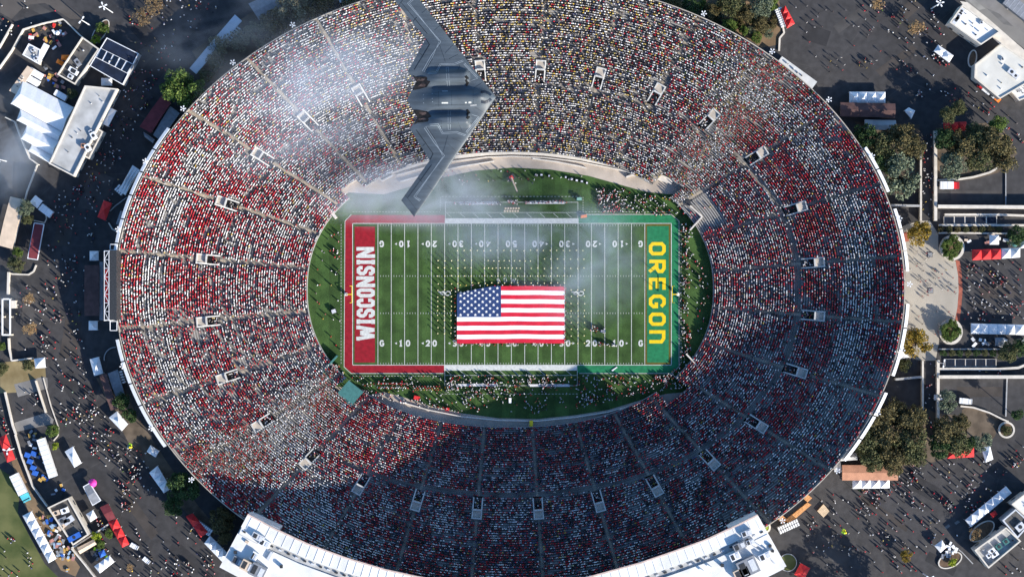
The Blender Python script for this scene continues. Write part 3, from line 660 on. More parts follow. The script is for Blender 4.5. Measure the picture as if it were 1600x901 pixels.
for r in range(9):
    for c in range(6 if r % 2 == 0 else 5):
        u = .41 * ((c + .5) / 6 if r % 2 == 0 else (c + 1) / 6); v = 6/13 + 7/13 * (1 - (r + .62) / 9.25)
        ce = flagpt(u, v, .04); mb = MB(); rad = .58
        pts = [(ce.x + (rad if i % 2 == 0 else rad*.4) * math.sin(math.pi*i/5), ce.y + (rad if i % 2 == 0 else rad*.4) * math.cos(math.pi*i/5)) for i in range(10)]
        du = flagpt(u + .008, v) - flagpt(u - .008, v); dv = flagpt(u, v + .02) - flagpt(u, v - .02); nrm = du.cross(dv).normalized()
        P3 = [(x, y, ce.z + .03 - ((x-ce.x)*nrm.x + (y-ce.y)*nrm.y)/nrm.z) for x, y in pts]
        for i in range(10): mb.face([P3[(i+1) % 10], P3[i], (ce.x, ce.y, ce.z + .03)])
        mb.build('star', FWHITE, CAN)
# ------------------------------------------------------------------ flying wing aircraft
SB = 6.8; ZB = H - FPX / SB
NOSE = (775.2, 152.0); TAIL = (635.3, 156.6)
AX = Vector((NOSE[0] - TAIL[0], TAIL[1] - NOSE[1])).normalized()      # forward, world axes
LA = Vector((AX.y, -AX.x))                                             # towards the picture's lower wing
BORG = P(TAIL[0], TAIL[1], ZB)
def loc(px, py):
    d = Vector(((px - TAIL[0]) / SB, (TAIL[1] - py) / SB)); return d.dot(AX), d.dot(LA)
OUT = [loc(*p) for p in ((635.3, 156.6), (652.6, 184), (640, 201), (671.4, 250.5), (626.8, 313), (647.3, 338.8), (775.2, 152))]
OUT = [(u, max(0.0, v)) for u, v in OUT]; OUT[0] = (0.0, 0.0); OUT[-1] = ((Vector(NOSE) - Vector(TAIL)).length / SB, 0.0)
VT = [(OUT[i][1], OUT[i][0]) for i in range(6)]; VTIP = OUT[5][1]
def u_te(v): return float(np.interp(v, [q[0] for q in VT], [q[1] for q in VT]))
def u_le(v): return OUT[6][0] + (OUT[5][0] - OUT[6][0]) * min(1.0, v / VTIP)
def sm(a, c, x): x = min(1, max(0, (x - a) / (c - a))); return x*x*(3 - 2*x)
def ztop(u, v):
    v = abs(v); le, te = u_le(v), u_te(v); ch = max(.05, le - te); s = min(1, max(0, (le - u) / ch))
    tk = .9 * (1 - sm(0, VTIP, v)) + .22
    z = tk * 1.9 * math.sqrt(s) * (1 - s) ** 1.0 if s < 1 else 0
    Lf = OUT[6][0]; f = u / Lf                                 # fuselage spine, cockpit forward
    z += 1.55 * math.exp(-(v / 1.75) ** 2 * 1.0) * sm(.02, .5, f) * (1 - sm(.80, .985, f))
    z += .5 * math.exp(-(v / 1.3) ** 2) * math.exp(-((f - .84) / .09) ** 2)
    ve = 5.0                                                     # engine bulges
    z += 1.25 * math.exp(-((v - ve) / 1.35) ** 4) * sm(3.0, 8.0, u) * (1 - sm(13.9, 14.5, u))
    z -= .35 * math.exp(-((v - 2.9) / .5) ** 2) * sm(4, 7, u) * (1 - sm(12, 15, u))
    return z
def BP(u, v, dz=0.0, zz=None):
    z = ztop(u, v) if zz is None else zz
    q = Vector((BORG.x, BORG.y)) + AX * u + LA * v; return Vector((q.x, q.y, ZB + z + dz))
PLANE = empty('stealth_bomber', (BORG.x, BORG.y, ZB), 'dark grey flying-wing bomber flying above the upper stands', 'aircraft')
def skin_mat():
    m = node_mat('aircraft_grey', (0.069, 0.086, 0.102), .5, .12, .3, spec=.4, detail=9)
    t = m.node_tree; b_ = t.nodes['Principled BSDF']; old = b_.inputs['Base Color'].links[0].from_socket; g = t.nodes.new('ShaderNodeNewGeometry')
    mp = t.nodes.new('ShaderNodeMapping'); mp.inputs['Scale'].default_value = (.12, 1.6, 1.0); n2 = t.nodes.new('ShaderNodeTexNoise'); n2.inputs['Scale'].default_value = 1.0; n2.inputs['Detail'].default_value = 7   # soot and wear streaks along the airflow
    t.links.new(g.outputs['Position'], mp.inputs['Vector']); t.links.new(mp.outputs['Vector'], n2.inputs['Vector'])
    rr = t.nodes.new('ShaderNodeMapRange'); rr.inputs['From Min'].default_value = .3; rr.inputs['From Max'].default_value = .7; rr.inputs['To Min'].default_value = .82; rr.inputs['To Max'].default_value = 1.18; t.links.new(n2.outputs['Fac'], rr.inputs['Value'])
    mm = t.nodes.new('ShaderNodeMix'); mm.data_type = 'RGBA'; mm.blend_type = 'MULTIPLY'; mm.inputs['Factor'].default_value = 1; t.links.new(old, mm.inputs['A']); t.links.new(rr.outputs[0], mm.inputs['B']); t.links.new(mm.outputs['Result'], b_.inputs['Base Color'])
    return m
SKIN = skin_mat()
vs_ = sorted(set([0] + [q[0] for q in VT] + list(np.linspace(0, 9, 46)) + list(np.linspace(9, VTIP, 40)))); NS = 44
mb = MB()
st = [v for v in vs_]; full = [-v for v in st[:0:-1]] + st
ss = [(.5 - .5*math.cos(math.pi*i/NS)) for i in range(NS + 1)]
for v in full:
    a = abs(v); le, te = u_le(a), u_te(a)
    for s in ss: mb.v.append(tuple(BP(le - (le - te)*s, v)))
nb = len(mb.v)
for v in full:
    a = abs(v); le, te = u_le(a), u_te(a); tk = .9*(1 - sm(0, VTIP, a)) + .22
    for s in ss: mb.v.append(tuple(BP(le - (le - te)*s, v, 0, -tk*.9*math.sqrt(s)*(1 - s) - .9*math.exp(-(a/5)**2)*(s*(1-s)*4))))
for i in range(len(full) - 1):
    for j in range(NS):
        q = (i*(NS+1) + j, i*(NS+1) + j + 1, (i+1)*(NS+1) + j + 1, (i+1)*(NS+1) + j)
        mb.f.append(q); mb.m.append(0); mb.f.append(tuple(nb + k for k in q[::-1])); mb.m.append(0)
mb.build('airframe', SKIN, PLANE, True)
LINEM = M('pale_panel_line', (0.26, 0.30, 0.33), .5, .1, 1.0); GAPM = M('control_surface_gap', (0.012, 0.016, 0.02), .6, .2, 1.0)
EXH = M('black_brown_exhaust', (0.012, 0.010, 0.009), .6, .4, 1.2, col2=(0.03, 0.024, 0.021)); INT = M('intake_shadow', (0.004, 0.005, 0.006), .8, .2, 1.0)
def strip(name, pts, wd, mat, dz=.035, mirror=True):
    for sg in ((1, -1) if mirror else (1,)):
        L = [Vector(loc(*p)) for p in pts]; mbs = MB(); A, B = [], []
        dense = []
        for i in range(len(L) - 1):
            n = max(2, int((L[i+1] - L[i]).length / .5))
            dense += [L[i].lerp(L[i+1], k/n) for k in range(n)]
        dense.append(L[-1])
        for i, p in enumerate(dense):
            d = (dense[min(i+1, len(dense)-1)] - dense[max(i-1, 0)]).normalized(); nn = Vector((-d.y, d.x)) * wd/2
            a, c = p + nn, p - nn; A.append(BP(a.x, sg*a.y, dz)); B.append(BP(c.x, sg*c.y, dz))
        if sg > 0: mbs.quadstrip(A, B)
        else: mbs.quadstrip(B, A)
        mbs.build(name, mat, PLANE)
p1 = [(662.8, 200), (678.4, 223.3), (694.7, 243.5), (646.5, 307.2), (655.8, 314.2)]
strip('panel_line', p1, .13, LINEM); strip('panel_line', [(665.4, 198), (680.4, 221.3), (691.7, 243.5)], .1, LINEM)
strip('panel_line', [(691.5, 245.5), (649.5, 307.0), (657.5, 312.8)], .1, LINEM)
strip('panel_line', [(671, 194.5), (685.3, 194.5), (692, 207.5), (713.3, 206), (728, 211.2)], .12, LINEM)
strip('panel_line', [(672, 196.5), (684, 196.8), (691, 209.5), (713.3, 208.3), (727, 213)], .1, LINEM)
strip('panel_line', [(728, 206.6), (748, 182.6), (738, 180)], .12, LINEM); strip('panel_line', [(729.5, 208), (749, 184.5)], .1, LINEM)
strip('panel_line', [(700.5, 174), (700.5, 203), (704, 203), (704, 174)], .08, LINEM)
strip('control_gap', [(650.4, 203), (676.8, 240.4), (672, 249.7)], .14, GAPM); strip('control_gap', [(667, 199), (680, 218)], .10, GAPM)
strip('control_gap', [(674.5, 257.5), (656.6, 282.3), (660, 284)], .12, GAPM); strip('control_gap', [(656, 283), (637, 309)], .08, GAPM)
strip('control_gap', [(657.5, 283), (654, 278)], .08, GAPM); strip('control_gap', [(633, 304.5), (652, 329)], .06, GAPM); strip('control_gap', [(664, 225), (660.5, 228.5)], .08, GAPM)
SEAM = M('panel_seam', (0.030, 0.040, 0.050), .5, .2, 1.0)
for q in ([(690, 190), (690, 206)], [(715, 190), (722, 205)], [(680, 165), (742, 165.5)], [(706, 153), (706, 166)], [(686, 154), (686, 167)], [(740, 154), (740, 165)], [(757, 177), (742, 168)], [(700, 225), (716, 240)], [(686, 262), (696, 270)], [(668, 290), (678, 298)], [(700, 212), (692, 240)], [(720, 222), (706, 216)], [(742, 196), (730, 190)]): strip('panel_seam', q, .07, SEAM, .03)
def patch(name, pts, mat, dz=.05, n=5):
    for sg in (1, -1):
        L = [Vector(loc(*p)) for p in pts]; ce = sum(L, Vector((0, 0))) / len(L); mbs = MB()
        for i in range(len(L)):
            a, c = L[i], L[(i+1) % len(L)]
            for k in range(n):
                e0, e1 = k/n, (k+1)/n
                q = [ce.lerp(a, e1), ce.lerp(c, e1), ce.lerp(c, e0), ce.lerp(a, e0)]
                q3 = [BP(x.x, sg*x.y, dz) for x in q]
                if (q3[1]-q3[0]).cross(q3[2]-q3[0]).z < 0: q3 = q3[::-1]
                mbs.face(q3)
        mbs.build(name, mat, PLANE)
patch('exhaust_trough', [(645.5, 171.5), (655, 172), (668, 174.5), (674.5, 182.5), (668.5, 190.5), (652, 192), (647, 195), (652.6, 184)], EXH)  # exhaust recess drawn as a black-brown patch just over the skin
patch('exhaust_lip', [(654, 176.5), (665, 175.5), (668, 179), (660, 180.5)], M('scorched_metal', (0.09, 0.06, 0.05), .45, .4, 1.5), .09)
patch('exhaust_lip', [(653, 186), (663, 184.5), (667, 187), (658, 189.5)], M('scorched_metal'), .09)
patch('engine_intake', [(728.5, 172.3), (731.5, 171.5), (735, 177), (732, 179.5), (735, 184), (731.5, 187.8), (728.5, 186), (731, 182), (728.5, 179.8), (730.5, 176)], INT, .07, 2)
strip('cockpit_window', [(752, 160.4), (758, 161), (764, 158.5), (767.5, 155)], .62, GLASS, .05)
strip('marking', [(690.5, 162), (700.5, 162)], .32, PWHITE, .05, False); strip('marking', [(691, 143.5), (700, 143.3)], .2, LINEM, .05, False)
strip('marking', [(727, 161.8), (729.4, 161.6)], .3, PWHITE, .05, False); strip('marking', [(732.4, 161.6), (736.6, 161.4)], .34, PWHITE, .05, False)
strip('refuel_panel', [(735, 166), (745, 165)], .3, M('pale_access_panel', (.24, .25, .26), .5, .1, 1), .05, False)
for a in ((661.5, 149), (675, 147), (661, 155.5), (675, 155), (661.5, 161.5), (675.5, 160)): strip('access_bolt', [a, (a[0] + 1.3, a[1])], .16, LINEM, .05, False)
# ------------------------------------------------------------------ tents
TENTM = {'white': WHITE, 'red': REDC, 'blue': BLUEC, 'orange': ORANGEC, 'grey': GREYC, 'green': GREENC}
def one_tent(label, q, mat, group, eave=2.5, rise=1.3, name='canopy_tent'):
    """q: four eave corners in plan metres"""
    q = ccw([(p[0], p[1]) for p in q]); c = (sum(p[0] for p in q)/4, sum(p[1] for p in q)/4)
    root = empty(name, (c[0], c[1], G), label, 'tent', group)
    ez = G + eave; b = MB(); ring = [(p[0], p[1], ez) for p in q]
    midr = [(c[0] + (p[0]-c[0])*.45, c[1] + (p[1]-c[1])*.45, ez + rise*.42) for p in q]
    for i in range(4):
        j = (i+1) % 4; b.face([ring[i], ring[j], midr[j], midr[i]]); b.face([midr[i], midr[j], (c[0], c[1], ez + rise)])
        lo = [(ring[k][0], ring[k][1], ez - .35) for k in (i, j)]; b.face([lo[0], lo[1], ring[j], ring[i]])
    b.build('canopy', mat, root)
    for p in q:
        x, y = p[0]*.96 + c[0]*.04, p[1]*.96 + c[1]*.04
        MB().tube([(x, y, G - .02), (x, y, ez - .05)], .05, 5).build('leg', WMETAL, root)
    keep_off(q); return root
def tents(where, quad, n=1, col='white', side='left', rise=1.3, eave=2.5):
    """quad A,B,C,D in photo pixels, split n times from A-D towards B-C; 'where' completes the label"""
    A, B, C, D = [P(x, y, G + eave) for x, y in quad]
    for i in range(n):
        a, c = i/n, (i+1)/n; g = .006
        q = [A.lerp(B, a + g/n), A.lerp(B, c - g/n), D.lerp(C, c - g/n), D.lerp(C, a + g/n)]
        lab = f'{col} peaked canopy tent {where}' if n == 1 else f'{ORD[i]} {col} tent from {side} in row {where}'
        one_tent(lab, q, TENTM[col], None if n == 1 else f'{col} tents {where}', eave, rise)
tents('fronting the brown-roofed upper right stand', [(1327, 143.5), (1383.5, 143.5), (1383.5, 161), (1327, 161)], 4)
tents('beside the end of the brown-roofed stand', [(1413, 173), (1420, 168), (1430, 173), (1424, 186)])
tents('next to the upper right white building', [(1466, 70), (1490, 87), (1483, 98), (1459, 80)], 2)
tents('beside the portable toilets at the upper rim', [(1219, 12), (1229, 8), (1242, 36), (1230, 44)][0:1] + [(1229, 8), (1242, 36), (1230, 45)], 1, 'red') if False else None
tents('beside the toilets at the upper rim', [(1227, 9), (1242, 37), (1229.5, 45), (1219, 16)], 3, 'red', 'top')
tents('half hidden by the upper right trees', [(1474, 192), (1510, 190), (1511, 204), (1475, 206)], 3, 'red')
tents('on the asphalt right of the beige plaza', [(1519, 390), (1564, 388.5), (1564, 404.5), (1519, 406.5)], 3, 'red')
tents('next to the three red tents', [(1565, 388), (1594, 387), (1594, 402), (1565, 404)], 2)
tents('above the three red tents', [(1546, 367), (1561, 367), (1561, 382), (1546, 382)])
tents('at the picture edge above the red and white row', [(1594, 376), (1606, 375), (1606, 387), (1594, 388)])
tents('below the beige plaza asphalt', [(1517, 505), (1600, 507), (1600, 523), (1517, 521)], 6)
tents('behind the long white row below the plaza', [(1555, 527), (1569, 527), (1569, 540), (1555, 540)], 1, 'grey')
tents('in front of the terracotta roof', [(1332, 747), (1390, 746), (1390, 762), (1332, 763)], 4)
tents('under the lower right tree cluster', [(1482, 703), (1522, 698), (1522, 713.5), (1480, 716)], 3, 'red')
tents('next to the red tents under the lower right trees', [(1533, 699), (1547, 696), (1552, 717), (1540, 722)])
tents('slanting beside the lower right buildings', [(1508, 812), (1572, 759), (1581, 769.5), (1517, 823)], 6)
tents('tucked behind the slanted white row', [(1547, 802), (1555, 797), (1559, 803), (1551, 809)], 1, 'red')
tents('by the oval planter near the bottom right', [(1460, 852), (1472, 843), (1479, 854), (1469.5, 863)])
tents('beside the round lawn at the bottom rim corner', [(1251, 879), (1266, 887), (1256, 905), (1241, 897)], 1, 'red')
# left side
tents('beside the long grey-roofed building', [(170, 167), (182, 173), (169, 198), (157, 192)])
tents('between the navy pavilion and the grey-roofed building', [(158, 122), (175, 122), (175, 134), (158, 134)])
tents('nearest the dark-roofed kitchen', [(96, 86), (108, 86), (107, 95), (95, 94)], 1, 'orange')
tents('farther from the dark-roofed kitchen', [(90, 92), (100, 97), (97, 103), (87, 98)], 1, 'orange')
tents('against the rim below the maroon-roofed stand', [(207, 258), (219, 266), (196, 305), (185, 298)], 3)
tents('near the white cargo trailer', [(55, 305), (66.6, 314), (58, 325.5), (46, 316)])
tents('standing alone in the shade of the rim', [(162, 313), (175, 317.5), (165, 345), (152, 339)], 1, 'red')
tents('against the rim beside the lone red tent', [(188, 329), (199, 332), (193, 353), (181, 350)], 1, 'grey')
tents('at the top end of the long brown roof', [(140, 392), (154, 392), (154, 407), (140, 407)])
tents('at the bottom end of the long brown roof', [(138.5, 501), (152.6, 501), (152.6, 515.5), (138.5, 515.5)])
tents('on the dry grass corner', [(53, 560), (70, 558), (71, 574), (55, 575)])
tents('at the top of the brown roof in the lower left shade', [(140, 561), (154.5, 557), (161.5, 583), (147, 587)])
tents('at the picture edge beside the lawn', [(0, 684), (9, 678), (24, 717), (11, 722)], 2, 'red', 'top') if False else tents('at the picture edge beside the lawn', [(9, 678), (24, 717), (11, 722), (-3, 684)], 2, 'red', 'top')
tents('next to the long white trailer', [(101, 705), (114, 697), (127.5, 723), (116, 730)])
tents('below the brown roof by the lower left trees', [(170, 652), (183, 642), (200, 662), (190, 673)])
tents('along the lawn', [(49, 798), (88, 872), (76, 879), (35, 805)], 6, 'white', 'top')
tents('beside the walled kitchen building', [(134, 803), (145, 796), (152, 808), (141, 815)])
tents('beside the yard with hanging lights', [(182, 810), (202, 849.5), (191, 855), (169, 815)], 3, 'red', 'top')
tents('behind the cream booth roof', [(153, 862), (162, 858), (166, 866), (157, 871)], 1, 'blue')
tents('at the bottom of the cream booth yard', [(147, 884), (171, 867), (179, 877), (156, 895)], 3)
tents('in the dark strip below the lower left rim', [(246, 727), (267, 763), (256, 770), (233, 738)], 3, 'white', 'top')
tents('by the dark tree under the lower left rim', [(235, 695), (249, 704), (243, 714), (229, 705)])
tents('touching the press building corner', [(328, 836), (358, 866), (350, 880), (319, 848)], 3, 'white', 'top')
tents('beside the toilets near the press building', [(301, 801), (325, 831), (314, 839), (290, 806)], 2, 'red', 'top')
tents('along the roofed stand in the smoky upper left', [(367, 23), (378, 33), (306.5, 116), (296, 107)], 1) if False else None
tents('at the edge of the grey lot by the rim pavilion', [(59, 556), (70, 552), (74, 562), (62, 566)], 1, 'white') if False else None
# marquees with gabled roofs
def marquee(label, A, B, C, D, eave=3.2, rise=2.6, group='large white event marquees'):
    """ridge runs from the middle of A-D to the middle of B-C"""
    q = [P(x, y, G + eave) for x, y in (A, B, C, D)]; c = centroid(q); root = empty('marquee', (c.x, c.y, G), label, 'marquee', group)
    r0 = (q[0] + q[3])/2; r1 = (q[1] + q[2])/2; ax = (r1 - r0); r0 = r0 + ax*.10; n = 5
    b = MB(); up = Vector((0, 0, rise))
    for i in range(n):
        a, e = i/n, (i+1)/n
        def rid(t): return r0.lerp(r1, t) + up
        sag = Vector((0, 0, -.05))
        for s0, s1 in ((q[0], q[1]), (q[3], q[2])):
            m = (a + e)/2
            f1 = [s0.lerp(s1, a), s0.lerp(s1, m) + sag, rid(m) + sag, rid(a)]; f2 = [s0.lerp(s1, m) + sag, s0.lerp(s1, e), rid(e), rid(m) + sag]
            for f in (f1, f2):
                if (f[1]-f[0]).cross(f[2]-f[0]).z < 0: f = f[::-1]
                b.face(f)
    b.face([q[3], q[0], r0 + up]); b.face([q[1], q[2], r1 + up])
    b.build('roof', WHITE, root)
    MB().prism([(p.x, p.y) for p in q], G, G + eave - .01, False).build('side_wall', WHITE, root)
    for p in q: MB().tube([(p.x, p.y, G), (p.x, p.y, G + eave + .1)], .09, 6).build('pole', WMETAL, root)
    keep_off([(p.x, p.y) for p in q])
marquee('topmost white marquee with gabled roof beside the grey-roofed building', (17, 162), (97, 206), (115, 168), (36, 126), group=None)
marquee('second white marquee from the top beside the grey-roofed building', (26, 188), (91, 221), (97, 206.6), (32, 171), 3.1, 1.8, None)
marquee('third white marquee from the top beside the grey-roofed building', (33, 217), (82, 243), (92, 221.6), (42, 196), 3.3, 2.4, None)
marquee('lowest and smallest white marquee beside the grey-roofed building', (44, 236), (76, 254), (82, 243.6), (50, 226), 3.0, 1.6, None)

# ------------------------------------------------------------------ buildings
def building(label, poly, h, roof, wall, parapet=.7, pmat=None, units=(), name='building', cat='building', extra=None, pw=.45):
    q = [P(x, y, G + h) for x, y in poly]; q = ccw([(p.x, p.y) for p in q]); c = (sum(p[0] for p in q)/len(q), sum(p[1] for p in q)/len(q))
    root = empty(name, (c[0], c[1], G), label, cat)
    MB().prism(q, G - .1, G + h, False).build('wall', wall, root)
    MB().face([(x, y, G + h - .02) for x, y in inset(q, .02)]).build('roof', roof, root)
    if parapet:
        ins = inset(q, pw); n = len(q)
        for i in range(n):
            j = (i + 1) % n; b = MB(); b.prism([q[i], q[j], tuple(ins[j]), tuple(ins[i])], G + h, G + h + parapet); b.build('parapet', pmat or wall, root)
    for (ux, uy, ul, uw, uh, ua, um) in units:
        p = P(ux, uy, G + h); a = R(ua); b = MB(); b.box((p.x, p.y, G + h + uh/2), (ul, uw, uh), a)
        u = b.build('rooftop_unit', um, root)
        MB().lathe([(min(ul, uw)*.3, 0), (min(ul, uw)*.3, .12), (0.01, .12)], (p.x, p.y, G + h + uh + .002), 10).build('fan', DMETAL, u)
    rr_ = random.Random(len(label)); ins2 = inset(q, 1.6); c2 = Vector((c[0], c[1]))
    for k in range(7):                                   # roof vents and pipes
        a_, b_ = rr_.choice(ins2), rr_.choice(ins2); p_ = a_.lerp(b_, rr_.random()).lerp(c2, rr_.random()*.8); r_ = rr_.uniform(.12, .3)
        MB().lathe([(r_, 0), (r_, rr_.uniform(.3, .9)), (.01, rr_.uniform(.9, 1.0))], (p_.x, p_.y, G + h - .01), 8).build('roof_vent', METAL if k % 2 else DMETAL, root)
    # doors and windows on each longer wall
    n = len(q)
    for i in range(n):
        a, e = Vector(q[i]), Vector(q[(i+1) % n]); L = (e - a).length
        if L < 6: continue
        k = int(L // 4); d = (e - a).normalized(); nn = Vector((d.y, -d.x))
        for w_ in range(k):
            m = a + d * (L * (w_ + .5)/k) + nn * .03
            MB().box((m.x, m.y, G + (1.05 if w_ == 0 else 1.9)), (1.2 if w_ == 0 else 1.6, .1, 2.1 if w_ == 0 else 1.2), math.atan2(d.y, d.x)).build('door' if w_ == 0 else 'window', GLASS, root)
    keep_off(q); return root
building('long pale grey flat-roofed building beside the white marquees', [(133, 134), (184, 139), (116, 276), (77, 256)], 6.0, ROOFG, WALLC, .8, CONCL,
         ((147, 212.5, 2.4, 1.8, 1.3, -63, WMETAL), (138, 231, 2.4, 1.8, 1.3, -63, WMETAL), (131, 228, 1.5, 1.5, 1.2, 0, ROOFT), (143, 207, 1.6, 1.2, 1.0, -63, METAL)))
building('narrow lean-to with a pale parapet on the long grey-roofed building', [(151, 199), (162, 206), (140, 249), (129, 243)], 4.6, ROOFG, WALLC, .7, CONCL)
building('dark-roofed kitchen building beside the orange tents', [(129, 58), (156, 77), (118, 133), (90, 117)], 4.5, ROOFD, WALLC, .9, WALLC,
         ((122, 98, 2.6, 1.5, 1.0, -55, GREYC), (114, 110, 2.6, 1.6, 1.1, -30, WMETAL), (117, 113, 2.6, 1.6, 1.1, -30, WMETAL), (111, 120, 1.8, 1.5, 1.1, -30, METAL)))
def skylight_hall():
    q = [(167, 59), (217, 84), (192, 133), (140, 103)]; root = building('navy-roofed pavilion with a row of skylight panes', q, 5.0, ROOFN, WALLG, .35, WMETAL, pw=.25)
    A, B, C, D = [P(x, y, G + 5) for x, y in ((158, 75.5), (208.5, 100.5), (199.5, 115.5), (150.5, 90.5))]
    MB().prism([(p.x, p.y) for p in (A, B, C, D)], G + 5, G + 5.35).build('skylight_frame', WMETAL, root)
    for i in range(5):
        a, e = (i + .06)/5, (i + .94)/5; qq = [A.lerp(B, a), A.lerp(B, e), D.lerp(C, e), D.lerp(C, a)]; c = sum(qq, Vector())/4
        MB().prism([((p.x-c.x)*.9 + c.x, (p.y-c.y)*.9 + c.y) for p in qq], G + 5.35, G + 5.45).build('skylight_pane', GLASS, root)
skylight_hall()
building('white-roofed building with a dark recessed end at the upper right', [(1503, 8), (1563, 50), (1532, 71), (1483, 36)], 6.5, ROOFW, WALLC, .9, WALLC,
         ((1493, 33, 3.0, 1.4, .8, 50, METAL), (1497, 26, 3.0, 1.4, .8, 50, METAL), (1502, 18, 2.2, 1.4, .8, 50, METAL), (1533, 36, 1.0, 1.0, .8, 0, METAL)))
building('broad cream flat-roofed building at the right picture edge', [(1565, 68), (1612, 100), (1612, 126), (1562, 155), (1522, 122), (1523, 101)], 5.0, M('cream_membrane', (.58, .56, .50), .85, .1, .2), WALLC, .4, WALLC,
         ((1580, 113, 2.6, 1.8, 1.1, -35, METAL), (1586, 119, 2.0, 1.5, 1.0, -35, METAL), (1566, 93, 1.0, 1.0, .7, 0, METAL)))
building('small white flat-roofed building at the right edge below the cream one', [(1578, 142), (1612, 118), (1612, 150), (1592, 158)], 4.2, ROOFW, WALLC, .4, WALLC)
building('cream-walled dark-roofed building with white roof units at the lower right', [(1521, 858), (1570.5, 822), (1594, 844), (1543, 886.5)], 4.5, ROOFG, WALLC, 1.6, WALLC,
         ((1549, 860, 2.4, 1.6, 1.2, 35, WMETAL), (1553, 865, 2.6, 1.6, 1.2, 35, WMETAL), (1544, 867, 1.6, 1.4, 1.2, 35, WMETAL), (1560, 853, 2.0, 1.8, 1.0, 35, GREENC), (1571, 845, 2.0, 1.8, 1.0, 35, GREENC)))
building('dark-roofed building with a grey parapet at the lower right edge', [(1565, 812), (1586, 794), (1610, 816), (1589, 840)], 5.0, ROOFD, WALLG, 1.0, METAL, ((1593, 822, 3, 2.2, 1.2, 40, METAL),))
building('white-roofed building cut by the lower right picture edge', [(1580, 787), (1612, 762), (1640, 790), (1608, 812)], 6.0, ROOFW, WALLC, .4, WALLC)
building('walled kitchen building with a blue roof tank near the lawn', [(75, 792), (108, 776.5), (140, 834), (115, 851)], 4.5, ROOFD, WALLC, 1.2, WALLC,
         ((102, 797, 2.6, 1.8, 1.2, 20, WMETAL), (98, 813, 3.4, 2.2, 1.0, 25, GREYC), (108, 812, 3.6, 2.0, 1.0, 35, METAL), (117, 838, 4.4, 1.8, 1.3, 28, BLUEC), (88, 801, 2.6, 1.6, .7, 20, ROOFC), (97, 822, 2.8, 1.6, .7, 40, ROOFC)))
building('white-roofed snack bar blocks beside the tent compound', [(45, 68), (64, 78), (61, 101), (35, 86)], 3.4, ROOFG, WALLC, .3, WMETAL, ((52, 79, 1.4, 1.2, .7, 30, METAL), (57, 92, 1.6, 1.2, .7, 30, METAL)))
building('tan flat-roofed booth beside the white marquees', [(43, 103), (53, 109), (26, 148), (14, 142)], 3.4, ROOFC, WALLC, 0)
building('white rim-side ticket shed at the upper right', [(1222, 88), (1277, 128), (1269, 139), (1215, 97)], 4.0, M('grey_white_sheet', (.55, .55, .54), .7, .08, .4), WALLC, 0)

# ------------------------------------------------------------------ roofed stands (open counters under a long roof)
def stand(label, quad, h, roof, wall=WALLG, ridge=.5, trim=None):
    q = [P(x, y, G + h) for x, y in quad]; c = centroid(q); root = empty('concession_stand', (c.x, c.y, G), label, 'stand')
    r0 = (q[0] + q[3])/2 + Vector((0, 0, ridge)); r1 = (q[1] + q[2])/2 + Vector((0, 0, ridge)); b = MB()
    for f in ([q[0], q[1], r1, r0], [q[2], q[3], r0, r1]):
        if (f[1]-f[0]).cross(f[2]-f[0]).z < 0: f = f[::-1]
        b.face(f)
    b.face([q[3], q[0], r0]); b.face([q[1], q[2], r1]); b.prism([(p.x, p.y) for p in q], G + h - .3, G + h - .002, False, True); b.build('roof', roof, root)
    ins = inset([(p.x, p.y) for p in q], .6)
    MB().prism([tuple(p) for p in ins], G, G + 1.1).build('counter', wall, root)
    for p in ins: MB().tube([(p.x, p.y, G), (p.x, p.y, G + h - .2)], .12, 6).build('post', METAL, root)
    if trim:
        o = inset([(p.x, p.y) for p in q], -.25); n = len(o); qq = ccw([(p.x, p.y) for p in q])
        for i in range(n): MB().prism([qq[i], qq[(i+1) % n], tuple(o[(i+1) % n]), tuple(o[i])], G + h - .35, G + h + .05).build('fascia', trim, root)
    keep_off([(p.x, p.y) for p in q])
stand('maroon-roofed concession stand beside the big round tree', [(257, 143), (267, 161), (236, 208), (218, 198)], 4.0, ROOFR)
stand('low grey-roofed stand between the maroon roof and the rim', [(266, 166), (281, 177), (251, 220), (239, 211)], 3.2, GREYC)
stand('small grey annex roof at the foot of the maroon-roofed stand', [(224, 206), (242, 218), (239, 224), (226, 214)], 2.8, GREYC)
stand('long brown-roofed stand in the shade behind the scoreboard', [(132, 414), (155, 414), (155, 493), (132, 493)], 4.0, ROOFB)
stand('grey lean-to roof between the long brown stand and the scoreboard', [(155.5, 409), (161, 409), (161, 500), (155.5, 500)], 3.0, GREYC)
stand('brown-roofed stand in the lower left shade below a white tent', [(155, 586), (166, 583), (184, 638), (173, 641)], 4.0, ROOFB)
stand('grey-roofed annex beside the lower left brown stand', [(168, 583), (184, 577), (196, 620), (184, 628)], 3.2, GREYC)
stand('tan-roofed stand at the left picture edge', [(16, 307), (38, 312), (19, 389), (-3, 383)], 4.5, ROOFC)
stand('dark red-roofed stand with white edging near the tan roof', [(54, 349), (68, 351), (58, 405), (44, 403)], 3.6, ROOFR, trim=WMETAL)
stand('brown-roofed stand behind four white tents by the upper right trees', [(1313, 160), (1399, 162), (1399, 184), (1313, 182)], 4.2, ROOFB)
stand('pale grey roof between the brown stand and the upper right trees', [(1351, 187), (1400, 188), (1400, 203), (1351, 203)], 3.2, ROOFG)
stand('terracotta-roofed stand beside the lower right tree cluster', [(1316, 726), (1403, 726), (1403, 750), (1316, 750)], 4.2, ROOFT)
stand('pale roofed annex between the terracotta stand and the rim', [(1311, 709), (1338, 707), (1340, 718), (1310, 720)], 3.6, ROOFG)
stand('small pale roof at the corner of the terracotta stand', [(1303, 726), (1313, 720), (1315, 737), (1304, 737)], 3.2, ROOFG)
